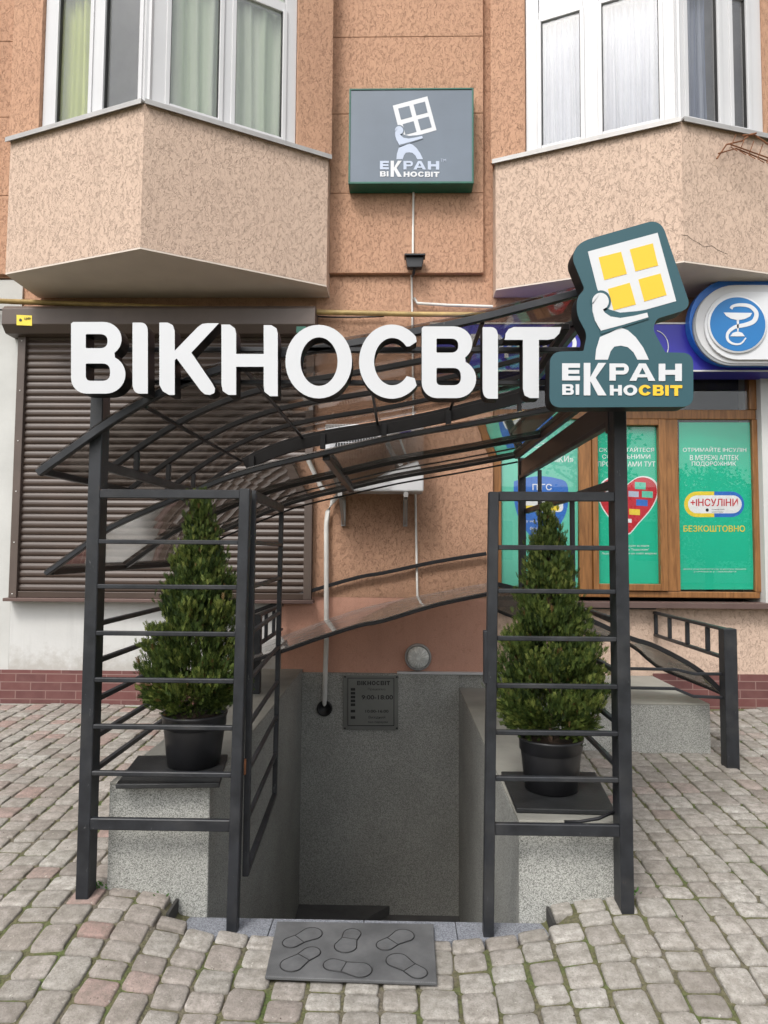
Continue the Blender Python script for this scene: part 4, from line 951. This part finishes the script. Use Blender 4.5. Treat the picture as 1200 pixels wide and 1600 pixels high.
for Y, x in [(y_, x_) for y_ in (2.83, 3.6, 4.5) for x_ in (.80,)]:
    b = MB(); b.box(x-.014, x+.014, Y-.014, Y+.014, 2.2, zat(A0, x)-.02); steel('strut', b, 'steel_black')
# small round glass fixings
b = MB()
for Y in YA[1:]:
    for u in (192, 250, 330, 470, 640): x = P(u, 600, 2.75).x; b.lathe([(.009, -.004), (.009, .0)], Vector((x, Y+.03, zat(A0, x)+.022)), 8)
b.build('fixings', M['galv'], es)
# gutter beam under the last arch
E_ = [p-Vector((0, 0, .055)) for p in at(A0, 4.50) if p.x > -1.02]
b = MB(); b.sweep(E_, .03, .075); steel('gutter_beam', b, 'steel_black')
for u in (395, 505, 600, 700): 
    x = P(u, 700, 4.5).x; b = MB(); zz_ = zat(A0, x); b.box(x-.018, x+.018, 4.46, 4.483, zz_-.125, zz_-.02); steel('bracket', b, 'steel')

# ---- lower canopy: three identical arches
pB = [(192, 889), (235, 858), (272, 832), (330, 806), (375, 787), (419, 770), (470, 756), (523, 744), (620, 722), (740, 701), (851, 680)]
B0 = [P(u, v, 4.1) for u, v in spline(pB, 3)]
YB3 = [3.2, 4.1, 5.0]
for i, Y in enumerate(YB3):
    b = MB(); b.sweep(at(B0, Y), .035, .022); steel('arch', b, 'steel' if i == 0 else 'steel_black')
b = MB(); b.sweep([p-Vector((0, 0, .040)) for p in at(B0, 5.03)], .016, .012); steel('arch', b, 'steel_black')
g_ = MB(); g_.sheet([[p+Vector((0, 0, .0125)) for p in at(B0, Y)] for Y in (3.18, 3.65, 4.1, 4.55, 5.03)], .005); g_.build('canopy_glass', M['tint_mid'], es)
purlin(B0, P(509, 710, 3.2).x, 3.22, 5.0, .035, .030, -.016); purlin(B0, B0[0].x+.012, 3.22, 5.0, .028, .03, 0); purlin(B0, B0[-1].x-.012, 2.85, 5.0, .03, .04, 0)
b = MB(); b.box(.885, .897, 2.85, 5.0, 2.055, 2.16); steel('fascia', b, 'steel_black')
b = MB(); b.box(.875, .91, 2.85, 5.0, 2.03, 2.055); steel('fascia', b, 'steel')
b = MB(); b.box(.87, .905, 2.83, 2.87, 2.0, 2.6); steel('post', b, 'steel_black')
# cross beam carrying the letters
b = MB(); b.box(P(150, 545, 2.73).x, P(960, 545, 2.73).x, 2.735, 2.76, P(500, 549, 2.73).z, P(500, 541, 2.73).z); steel('sign_beam', b, 'steel_black')
b = MB(); b.box(P(150, 580, 2.73).x, P(900, 580, 2.73).x, 2.735, 2.76, P(500, 600, 2.73).z, P(500, 593, 2.73).z); steel('sign_beam', b, 'steel_black')
b = MB(); b.bar(P(885, 510, 2.9), P(845, 572, 3.3), .03, .03); steel('brace', b, 'steel_black')
# ---- low canopy against the wall
cB = [P(u, v, 5.58) for u, v in spline([(352, 973), (400, 955), (440, 940), (490, 922), (560, 902), (600, 895), (680, 878), (760, 865)], 3)]
cF = [P(u, v, 4.42) for u, v in spline([(345, 1048), (385, 1035), (440, 1018), (500, 997), (560, 978), (600, 970), (680, 946), (765, 928)], 3)]
b = MB(); b.sweep(cB, .025, .03); steel('arch', b, 'steel_black')
b = MB(); b.sweep(cF, .03, .022); steel('arch', b, 'steel_black')
rows = []
cM = [P(u, v, 5.58) for u, v in spline([(375, 1024), (405, 1010), (447, 995), (500, 975), (560, 955), (600, 945), (680, 929), (760, 914)], 3)]
b = MB(); b.sweep(cM, .012, .012); steel('arch', b, 'steel_black')
for k in range(4): rows.append([a.lerp(c, k/3)+Vector((0, 0, .012)) for a, c in zip(cF, cM)])
g_ = MB(); g_.sheet(rows, .005); g_.build('canopy_glass', M['tint_pale'], es)
for fr_ in (.02, .34, .66, .97):
    i = int(fr_*(len(cB)-1)); b = MB(); b.bar(cF[i], cM[i], .022, .018); steel('purlin', b, 'steel')
# right part falling to the far post
r1 = [P(u, v, 4.42) for u, v in spline([(772, 912), (805, 920), (860, 940), (925, 970), (985, 997), (1017, 1007), (1060, 1028), (1095, 1050), (1130, 1083)], 3)]
r2 = [P(u, v, 4.80) for u, v in spline([(772, 952), (805, 965), (860, 980), (925, 992), (985, 1008), (1025, 1040), (1075, 1062), (1105, 1074), (1126, 1083)], 3)]
b = MB(); b.sweep(r1, .025, .03); steel('arch', b, 'steel_black'); b = MB(); b.sweep(r2, .02, .022); steel('arch', b, 'steel_black')
rows = [[a.lerp(c, k/3) for a, c in zip(r2, r1)] for k in range(4)]
g_ = MB(); g_.sheet(rows, .004, (0, -.5, .8)); g_.build('canopy_glass', M['tint_pale'], es)

# ---- gate leaf, opened inwards
gl = bpy.data.objects.new('gate_leaf', None); link(gl, es, (-.62, 2.85, .16))
n0, n1 = P(384, 1368, 2.84), P(396, 770, 2.84); f0, f1 = P(429, 1245, 3.74), P(440, 792, 3.78)
ga = lambda z: n0.lerp(n1, (z-n0.z)/(n1.z-n0.z)); gf = lambda z: f0.lerp(f1, (z-f0.z)/(f1.z-f0.z))
b = MB(); b.bar(n0, n1, .025, .025, (0, 1, 0)); steel('stile', b, 'steel', None, gl)
b = MB(); b.bar(f0, f1, .025, .025, (0, 1, 0)); steel('stile', b, 'steel', None, gl)
for z, h in zrl:
    if z > 1.66: continue
    b = MB(); b.bar(ga(z), gf(z), .018, .018); 
    if z > .2: steel('rail', b, 'steel', None, gl)
b = MB(); b.bar(n1-Vector((0, 0, .01)), f1-Vector((0, 0, .01)), .025, .04); steel('rail', b, 'steel', None, gl)
b = MB(); b.bar(n0+Vector((0, 0, .01)), f0+Vector((0, 0, .01)), .025, .025); steel('rail', b, 'steel', None, gl)
for z in (.62, 1.5):
    b = MB(); c = ga(z)-Vector((.015, .02, 0)); b.tube([c-Vector((0, 0, .03)), c+Vector((0, 0, .03))], .012, 10); steel('hinge', b, 'rust' if z < 1 else 'steel', None, gl, 0)

# ---- low railings round the back of the stairwell
lr = thing('low_railing', (-.95, 4.65, zl), 'short dark railing with upright bars on the left stairwell wall', 'railing', None)
p0 = P(403, 960, 4.65); p1 = P(441, 945, 5.6)
b = MB(); b.box(p0.x-.035, p0.x+.025, 4.62, 4.68, zl+.001, p0.z); steel('post', b, 'steel', None, lr)
for zt_, zb2 in ((p0.z-.01, P(441, 950, 5.6).z),): 
    b = MB(); b.bar((p0.x, 4.68, zt_), (p0.x, 5.6, zt_+.0), .03, .022); steel('rail', b, 'steel', None, lr)
zb3 = P(412, 1008, 4.65).z; b = MB(); b.bar((p0.x, 4.68, zb3), (p0.x, 5.6, zb3), .03, .022); steel('rail', b, 'steel', None, lr)
for y in (4.95, 5.25, 5.52): b = MB(); b.box(p0.x-.012, p0.x+.012, y-.012, y+.012, zb3+.0115, zt_-.0115); steel('bar', b, 'steel', None, lr)
rr = thing('low_railing', (2.12, 4.36, .17), 'dark railing beside the granite block at right with a band of upright bars', 'railing', None)
YR = 4.36; pr0 = P(1139, 982, YR)
b = MB(); b.box(pr0.x-.045, pr0.x+.035, YR-.03, YR+.05, zg(2.1, YR)-.03, pr0.z); steel('post', b, 'steel', None, rr)
zt_ = pr0.z-.012; zb3 = P(1135, 1030, YR).z
for z in (zt_, zb3): b = MB(); b.bar((pr0.x, YR+.05, z), (pr0.x, 5.6, z+.0), .03, .022); steel('rail', b, 'steel', None, rr)
for y in (4.66, 4.98, 5.3, 5.58): b = MB(); b.box(pr0.x-.013, pr0.x+.013, y-.013, y+.013, zb3+.0115, zt_-.0115); steel('bar', b, 'steel', None, rr)
for pts in ([(985, 1044), (1055, 1046), (1085, 1053), (1130, 1053)], [(985, 1074), (1055, 1076), (1083, 1088), (1130, 1090)]):
    q = [P(u-(0 if i else 40), v, YR+.02) for i, (u, v) in enumerate(pts)]; b = MB(); b.sweep(q, .018, .018); steel('rail', b, 'steel', None, rr)
b = MB(); q = [P(925, 957, 4.9), P(1045, 960, 4.9)]; b.box(q[0].x, pr0.x, 5.56, 5.6, q[1].z-.02, q[1].z+.012); steel('rail', b, 'steel', None, rr)
for (ua, va, ub, vb) in ((925, 957, 960, 972), (925, 987, 960, 996), (940, 1036, 960, 1046)):
    pa, pb = P(ua, va, 5.2), P(ub, vb, 4.6); b = MB(); b.bar(pa, pb, .02, .03); steel('rail', b, 'steel', None, rr)

# ============================================================ BIG LETTERS
YL = 2.62
ls = thing('letter_sign', P(490, 622, 2.65), 'row of large white raised capital letters with black sides on the canopy front', 'sign')
ringr = lambda cx, cy, rx, ry, n=40: arc(cx, cy, rx, ry, 0, 360, n)[:-1]
def stem(u0, u1, v0, v1): return rounded([(u0, v0, 1), (u1, v0, 15), (u1, v1, 1), (u0, v1, 17)])
def letB(u, v0, v1):
    H_ = v1-v0
    outer = [(u, v0+3), (u+3, v0)]+arc(u+50, v0+27, 29, 27, -90, 52, 12)+arc(u+54, v1-30, 31, 30, -62, 90, 14)+arc(u+24, v1-24, 24, 24, 90, 180, 8)
    h1 = rounded([(u+23, v0+19, 2), (u+57, v0+19, 12), (u+57, v0+41, 12), (u+23, v0+41, 2)])
    h2 = rounded([(u+23, v0+65, 2), (u+61, v0+65, 12), (u+61, v1-20, 12), (u+23, v1-20, 8)])
    return [outer, h1, h2]
def letC():
    o_ = arc(612, 565, 51, 58, -42, -322, 40); i_ = arc(613, 565, 28.5, 37, -322, -40, 40)
    return [o_+[(651, 602), (648, 591)]+i_+[(640, 541), (651, 534)]]
letters = [
 ('В', letB(111, 503, 615)), ('І', [stem(207, 231, 504, 615)]),
 ('К', [[(249, 504), (262, 504), (270, 508), (273, 517), (273, 548), (309, 511), (316, 506), (324, 505), (342, 505), (299, 551), (331, 598), (336, 607), (335, 614), (328, 617), (320, 616), (314, 611), (276, 560), (273, 563), (273, 617), (264, 617), (254, 611), (249, 601)]]),
 ('Н', [[(346, 507), (359, 507), (367, 513), (369, 521), (369, 553), (412, 553), (412, 508), (424, 508), (432, 513), (434, 521), (434, 619), (422, 619), (413, 612), (412, 602), (412, 573), (369, 573), (369, 617), (357, 617), (348, 611), (346, 601)]]),
 ('О', [ringr(498, 565, 52, 57.5), ringr(498.5, 565, 29, 38)]), ('С', letC()), ('В', letB(659, 510, 622)),
 ('І', [stem(754, 778, 511, 623)]),
 ('Т', [[(789, 529), (790, 521), (795, 514), (803, 511), (877, 511), (874, 521), (866, 529), (856, 531), (842, 531), (842, 622), (828, 622), (820, 618), (817, 608), (817, 531), (788, 531)]])]
for k, (ch, sp) in enumerate(letters):
    scl = YL/F_PX
    allp = [p for q in sp for p in q]; cx, cy = sum(p[0] for p in allp)/len(allp), sum(p[1] for p in allp)/len(allp)
    vs, fs, ns = flat_shape([[((p-cx), -(q-cy)) for p, q in s_] for s_ in sp], 1.0)
    o3 = []
    for v in vs:
        w = P(cx+v.x, cy-v.y, YL); w.y = YL+.038-v.z*.076; o3.append(w)
    b = MB(); k0 = 0
    b.v = o3; b.f = fs; b.m = [0 if (abs(n_) > .5) else 1 for n_ in ns]
    # keep back faces black
    b.m = [(1 if sum(o3[i].y for i in f)/len(f) > YL+.05 else m_) for f, m_ in zip(fs, b.m)]
    b.build('letter', [M['letter_white'], M['letter_black']], ls)

# ============================================================ LOGO PLATE
lp = thing('logo_sign', P(970, 640, 2.62), 'teal cut out sign with a figure carrying a yellow paned window on the canopy corner', 'sign')
YG = 2.56
def mp_logo(px, py, Y): return P(840+px*.3, 330+py*.3, Y)
plate = [(215, 160, 70), (640, 38, 75), (800, 505, 55), (620, 560, 22), (600, 615, 25), (665, 735, 4), (811, 738, 60), (811, 1018, 60), (62, 1022, 60), (66, 732, 60), (240, 728, 10), (258, 640, 30), (205, 540, 40), (205, 450, 40), (245, 405, 14), (178, 240, 40)]
outl = rounded(plate, 8)
b = MB(); b.prism([mp_logo(p, q, YG) for p, q in outl], (0, .006, 0)); b.build('face_panel', M['teal'], lp)
b = MB(); b.prism([mp_logo(p, q, YG+.0065) for p, q in outl], (0, .085, 0)); b.build('side_return', M['letter_black'], lp)
logo(lp, mp_logo, YG, ['white_film', 'yellow', 'white_film', 'white_film', 'white_film', 'yellow', 'teal'], False)

# ============================================================ POTTED THUJAS AND RUBBER PADS
def pad(z, quad, label, m_='rubber'):
    b = MB(); b.prism([Vector((p.x, p.y, z+.002)) for p in quad], (0, 0, .02)); return tag(b.build('rubber_pad', M[m_], None, bevel=.004), label, 'rubber pad', 'rubber pads under the pots')
pad(zl, [G(180, 1234, zl), G(343, 1232, zl), G(356, 1186, zl), G(215, 1188, zl)], 'flat black rubber pad under the left potted thuja, on the higher wall')
pad(zr, [G(807, 1271, zr), G(962, 1275, zr), G(930, 1213, zr), G(783, 1212, zr)], 'flat black rubber pad under the right potted thuja, on the lower wall')

def thuja(c, H_, env, seed, label, pot_r, pot_h, lean=0, n_pl=320):
    rng = random.Random(seed)
    t = thing('potted_thuja', c, label, 'potted plant', 'potted thujas on the stairwell walls')
    c = Vector(c)
    b = MB(); r0 = pot_r*.80
    b.lathe([(r0*.9, 0), (r0, .004), (pot_r*.925, pot_h*.72), (pot_r*.925, pot_h*.74), (pot_r*.965, pot_h*.755), (pot_r*.975, pot_h*.93), (pot_r, pot_h*.95), (pot_r*1.01, pot_h), (pot_r*.95, pot_h), (pot_r*.93, pot_h*.9), (pot_r*.9, pot_h*.86)], c, 48); b.build('pot', M['pot'], t, True)
    b = MB(); b.lathe([(0, pot_h*.9), (pot_r*.5, pot_h*.905), (pot_r*.925, pot_h*.89), (pot_r*.925, pot_h*.80)], c, 32); b.build('soil', M['soil'], t, True)
    b = MB(); b.tube([c+Vector((0, 0, pot_h*.85)), c+Vector((.004, 0, pot_h+H_*.4)), c+Vector((lean*.5, 0, pot_h+H_*.7)), c+Vector((lean, 0, pot_h+H_*.93))], .009, 8); b.build('trunk', M['bark'], t, True)
    vs, fs, tn = [], [], []
    def rad(h):                      # envelope radius at fraction h
        for (h0, r0_), (h1, r1_) in zip(env, env[1:]):
            if h0 <= h <= h1: return r0_+(r1_-r0_)*(h-h0)/(h1-h0)
        return env[-1][1]
    def leaf(p, d, n_, ln, w, tone, br):
        s_ = d.cross(n_).normalized(); k = len(vs)
        for q in (p-s_*w*.35, p+s_*w*.35, p+d*ln*.55+s_*w*.5+n_*w*.12, p+d*ln, p+d*ln*.55-s_*w*.5+n_*w*.12): vs.append(q); tn.append((tone, br))
        fs.append((k, k+1, k+2, k+3, k+4))
    def spray(p, d, n_, L, tone, br):
        s_ = d.cross(n_).normalized()
        leaf(p, d, n_, L, L*.13, tone, br)
        for i in range(3):
            f = (i+.5)/3.6; q = p+d*L*f; l2 = L*(.66-.36*f)
            for sg in (-1, 1):
                e = (d*.9+s_*sg*.5+n_*rng.uniform(-.3, .3)).normalized()
                leaf(q, e, n_, l2, L*.11, min(1, max(0, tone+rng.uniform(-.15, .2))), br)
    for i in range(n_pl):
        h = 1-(rng.random())**.62 if rng.random() < .85 else rng.random()
        h = min(.97, max(.0, h)); ang = rng.uniform(0, 2*math.pi); rr_ = rad(h)*(rng.uniform(.60, 1.10) if rng.random() < .8 else rng.uniform(1.03, 1.12))
        axis = c+Vector((lean*h, 0, pot_h+.02+H_*h))
        out = Vector((math.cos(ang), math.sin(ang), 0)); tip = axis+out*rr_+Vector((0, 0, rng.uniform(-.01, .03)))
        root = c+Vector((lean*max(0, h-.12), 0, pot_h+.02+H_*max(0, h-.10)))+out*rr_*.18
        pd = (tip-root); ptone = rng.gauss(.45, .17); pbr = .0
        ns_ = int(24+52*min(1, rr_/.16))
        for k in range(ns_):
            f = rng.uniform(.35, 1.03)**.8; q = root+pd*f+Vector((rng.gauss(0, 1), rng.gauss(0, 1), rng.gauss(0, 1)))*(.013+.014*(1-f))
            d = (pd.normalized()*.45+Vector((0, 0, .9))+Vector((rng.gauss(0, .26), rng.gauss(0, .26), rng.gauss(0, .2)))).normalized()
            a2 = ang+rng.gauss(0, .8)+(math.pi/2 if rng.random() < .5 else 0); nn = Vector((math.cos(a2), math.sin(a2), rng.uniform(-.2, .4))).normalized()
            nn = (nn-d*nn.dot(d)).normalized()
            if h < .12: d = (d*.6+Vector((0, 0, -.35*rng.random()))+out*.5).normalized(); nn = (nn-d*nn.dot(d)).normalized()
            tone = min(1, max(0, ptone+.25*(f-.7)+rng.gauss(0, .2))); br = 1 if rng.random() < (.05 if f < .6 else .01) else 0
            spray(q, d, nn, rng.uniform(.018, .036), tone, br)
    for k in range(26):              # leader tips
        q = c+Vector((lean, 0, pot_h+.02+H_*rng.uniform(.9, 1.0)))+Vector((rng.gauss(0, .008), rng.gauss(0, .008), 0))
        d = Vector((rng.gauss(0, .2), rng.gauss(0, .2), 1)).normalized(); nn = Vector((math.cos(k), math.sin(k), 0)); nn = (nn-d*nn.dot(d)).normalized()
        spray(q, d, nn, .035, .6, 0)
    me = bpy.data.meshes.new('foliage'); me.from_pydata([v-c for v in vs], [], fs); me.materials.append(M['thuja']); me.update()
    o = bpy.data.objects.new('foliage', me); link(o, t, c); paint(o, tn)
    return t
pc = G(293, 1203, zl+.022); 
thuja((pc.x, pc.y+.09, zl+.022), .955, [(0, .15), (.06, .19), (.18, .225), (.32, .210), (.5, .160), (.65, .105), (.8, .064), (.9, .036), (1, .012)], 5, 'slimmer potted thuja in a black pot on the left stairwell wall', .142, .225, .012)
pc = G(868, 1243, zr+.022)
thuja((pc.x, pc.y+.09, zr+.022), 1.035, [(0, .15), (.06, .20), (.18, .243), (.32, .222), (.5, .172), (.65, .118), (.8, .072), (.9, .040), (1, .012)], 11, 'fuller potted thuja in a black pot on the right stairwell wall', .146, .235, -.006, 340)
# black hose lying on the right pad
b = MB(); b.tube([P(u, v, Y) for u, v, Y in ((966, 935, 2.88), (963, 960, 2.87), (968, 985, 2.87), (971, 1100, 2.88), (972, 1255, 2.87), (960, 1268, 2.84), (935, 1279, 2.81), (905, 1284, 2.80), (882, 1284, 2.80))], .007, 8)
tag(b.build('cable', M['steel_black'], None, True), 'black cable hanging off the right outer post and curling over the bottom rail', 'cable')
# rusty wire rack under the right bay window
rk = thing('wire_rack', P(1165, 230, 5.0), 'rusty wire laundry rack fixed to the parapet of the right bay', 'rack')
rp = [(1120, 248, 4.95), (1135, 226, 5.0), (1160, 220, 5.02), (1172, 210, 5.04), (1182, 208, 5.05)]
b = MB(); b.tube([P(u, v, Y) for u, v, Y in rp], .006, 6); b.tube([P(1122, 240, 4.93), P(1150, 232, 4.93), P(1215, 258, 5.0)], .005, 6); b.tube([P(1140, 225, 4.9), P(1215, 252, 4.98)], .005, 6); b.tube([P(1160, 212, 5.0), P(1178, 210, 5.0), P(1215, 236, 5.02)], .006, 6)
b.build('outer_wire', M['rust'], rk)
b = MB()
for k in range(5): u = 1150+k*14; b.tube([P(u, 210+k*5, 5.03), P(u-8, 230+k*6, 4.93), P(u+2, 236+k*6, 4.9)], .0035, 5)
b.build('cross_wire', M['rust'], rk)

# ============================================================ DOORMAT
mt = thing('doormat', G(555, 1490, .01), 'grey rubber doormat embossed with shoe sole outlines in front of the stairs', 'doormat')
zm_ = .008
mc = [G(433, 1444, zm_), G(677, 1448, zm_), G(683, 1541, zm_), G(414, 1531, zm_)]
b = MB(); b.prism(mc, (0, 0, .012)); b.build('base', M['doormat'], mt, bevel=.003)
b = MB(); sp_ = MB()
for (hx, hy, tx, ty) in ((222, 212, 345, 158), (600, 158, 560, 235), (808, 228, 920, 170), (345, 275, 225, 350), (480, 352, 650, 385), (1010, 400, 885, 325)):
    p = G(400+hx/4, 1420+hy/4, zm_+.0125); q = G(400+tx/4, 1420+ty/4, zm_+.0125); d = (q-p).normalized(); s_ = Vector((-d.y, d.x, 0))
    Lq = (q-p).length; r1_, r2_ = .034, .042; out = []
    for k in range(13): a = math.pi/2+math.pi*k/12; out.append(p+d*math.cos(a)*r1_+s_*math.sin(a)*r1_)
    out.append(p.lerp(q, .45)-s_*.030)
    for k in range(13): a = -math.pi/2+math.pi*k/12; out.append(q+d*math.cos(a)*r2_+s_*math.sin(a)*r2_)
    out.append(p.lerp(q, .45)+s_*.030)
    sp_.prism([v-Vector((0, 0, .001)) for v in out], (0, 0, .003)); b.tube([v+Vector((0, 0, .0012)) for v in out+[out[0]]], .0022, 6); m1 = p.lerp(q, .40)+Vector((0, 0, .0012)); b.tube([m1-s_*.030, m1+s_*.030], .0022, 6)
b.build('sole_outlines', M['mat_line'], mt); sp_.build('sole_pads', M['mat_pad'], mt)

# ============================================================ ACROSS THE STREET (seen only as reflections)
def street_tree(x, y, H_, r, seed, label):
    rng = random.Random(seed); t = thing('street_tree', (x, y, 0), label, 'tree', 'trees across the street')
    b = MB(); b.tube([(x, y, -.3), (x+.05, y, H_*.4), (x, y+.1, H_*.85)], .14, 8)
    for k in range(7):
        a = k*2.4; z = H_*(.3+.07*k); b.tube([(x, y, z), (x+math.cos(a)*r*.7, y+math.sin(a)*r*.7, z+r*.5)], .04, 6)
    b.build('trunk', M['bark'], t)
    vs, fs, tn = [], [], []
    for k in range(110):
        a = rng.uniform(0, 6.28); h = rng.uniform(.3, 1); rr = r*rng.random()**.5*math.sin(math.pi*min(1, .15+.85*(1.05-h)))
        c = Vector((x+math.cos(a)*rr, y+math.sin(a)*rr, H_*h)); tone = rng.random()
        for j in range(45):
            p = c+Vector((rng.gauss(0, .22), rng.gauss(0, .22), rng.gauss(0, .2))); u = Vector((rng.gauss(0, 1), rng.gauss(0, 1), rng.gauss(0, 1))).normalized()*.07; w = u.orthogonal().normalized()*.04
            i0 = len(vs); vs.extend([p-u, p+w, p+u, p-w]); fs.append((i0, i0+1, i0+2, i0+3)); tn.extend([(tone*.6, 0)]*4)
    c0_ = Vector((x, y, 0)); me = bpy.data.meshes.new('crown'); me.from_pydata([v-c0_ for v in vs], [], fs); me.materials.append(M['thuja']); me.update()
    o = bpy.data.objects.new('crown', me); link(o, t, c0_); paint(o, tn)
street_tree(6.2, -11, 6.0, 1.5, 1, 'tall green tree across the street, nearest the pharmacy side')
street_tree(10.5, -12, 4.2, 1.9, 2, 'low broad green tree across the street, farthest right')
street_tree(-7.0, -13, 5.5, 1.7, 3, 'green tree across the street on the shutter side')
ob = thing('low_shop_building', (3, -24, 0), 'low pale shop building across the street', 'building')
b = MB(); b.box(-25, 32, -30, -24, -.5, 4.6); b.build('wall', M['plaster_grey'], ob)
b = MB(); b.box(-25.3, 32.3, -30.3, -23.7, 4.601, 4.85); b.build('roof', M['galv'], ob)
for k in range(14):
    w = bpy.data.objects.new('window', None); x = -23+k*4; link(w, ob, (x, -24, 1)); b = MB(); b.box(x-1, x+1, -23.99, -23.95, 1.0, 3.2); b.build('frame', M['white_plastic'], w)
    b = MB(); b.box(x-.9, x+.9, -23.94, -23.93, 1.1, 3.1); b.build('pane', M['dark_room'], w)

# hairline crack in the right bay parapet
b = MB(); ck = [(1056, 372), (1064, 367), (1074, 368), (1082, 375), (1092, 380), (1100, 386), (1112, 384), (1122, 391), (1136, 397)]
cp = []
for u, v in ck:
    d = ray(u, v); n_ = Vector((Rc.y-Ac.y, -(Rc.x-Ac.x), 0)); t = Ac.dot(n_)/Vector((d.x, d.y, 0)).dot(n_); cp.append(Vector((d.x*t, d.y*t-.001, CAM_H+d.z*t)))
b.tube(cp[1:], .0013, 5); b.build('crack', M['engrave'], bd)

# grit on the stones and in the joints
gr = MB(); rng = random.Random(8)
for k in range(1500):
    x, y = rng.uniform(-2.6, 2.6), rng.uniform(1.9, 5.0)
    if -1.2 < x < .95 and y > 2.72: continue
    r = rng.uniform(.001, .0032); z = zg(x, y)+.002
    if rng.random() < .5: z -= .003
    p = Vector((x, y, z)); q = [p+Vector((r*rng.uniform(.6, 1.3)*cx_, r*rng.uniform(.6, 1.3)*cy_, r*cz_)) for cx_, cy_, cz_ in ((1, 0, 0), (0, 1, 0), (-1, 0, 0), (0, -1, 0), (0, 0, .9), (0, 0, -.9))]
    gr.add(q, [(0, 1, 4), (1, 2, 4), (2, 3, 4), (3, 0, 4), (1, 0, 5), (2, 1, 5), (3, 2, 5), (0, 3, 5)], rng.choice([0, 0, 1]))
tag(gr.build('grit', [M['soil'], M['coping']]), 'loose grit and crumbs scattered over the paving stones', 'grit', None, 'stuff')

# weeds at the post feet
wd = MB(); rng = random.Random(4)
for (u, v, n_) in ((140, 1390, 40), (985, 1400, 26), (245, 1392, 8), (300, 1388, 8), (838, 1398, 10), (155, 1388, 20)):
    for k in range(n_):
        p = G(u+rng.gauss(0, 6), v+rng.gauss(0, 2), .1); h = rng.uniform(.008, .028); d = Vector((rng.gauss(0, .5), rng.gauss(0, .5), 1)).normalized(); s_ = Vector((math.cos(k), math.sin(k), 0))*.003
        p.z = zg(p.x, p.y)-.004; wd.add([p-s_, p+s_, p+d*h*.6+s_*1.5, p+d*h, p+d*h*.6-s_*1.5], [(0, 1, 2, 3, 4)])
tag(wd.build('weeds', M['grass_blade']), 'small green weeds growing at the feet of the steel posts', 'weeds', None, 'stuff')
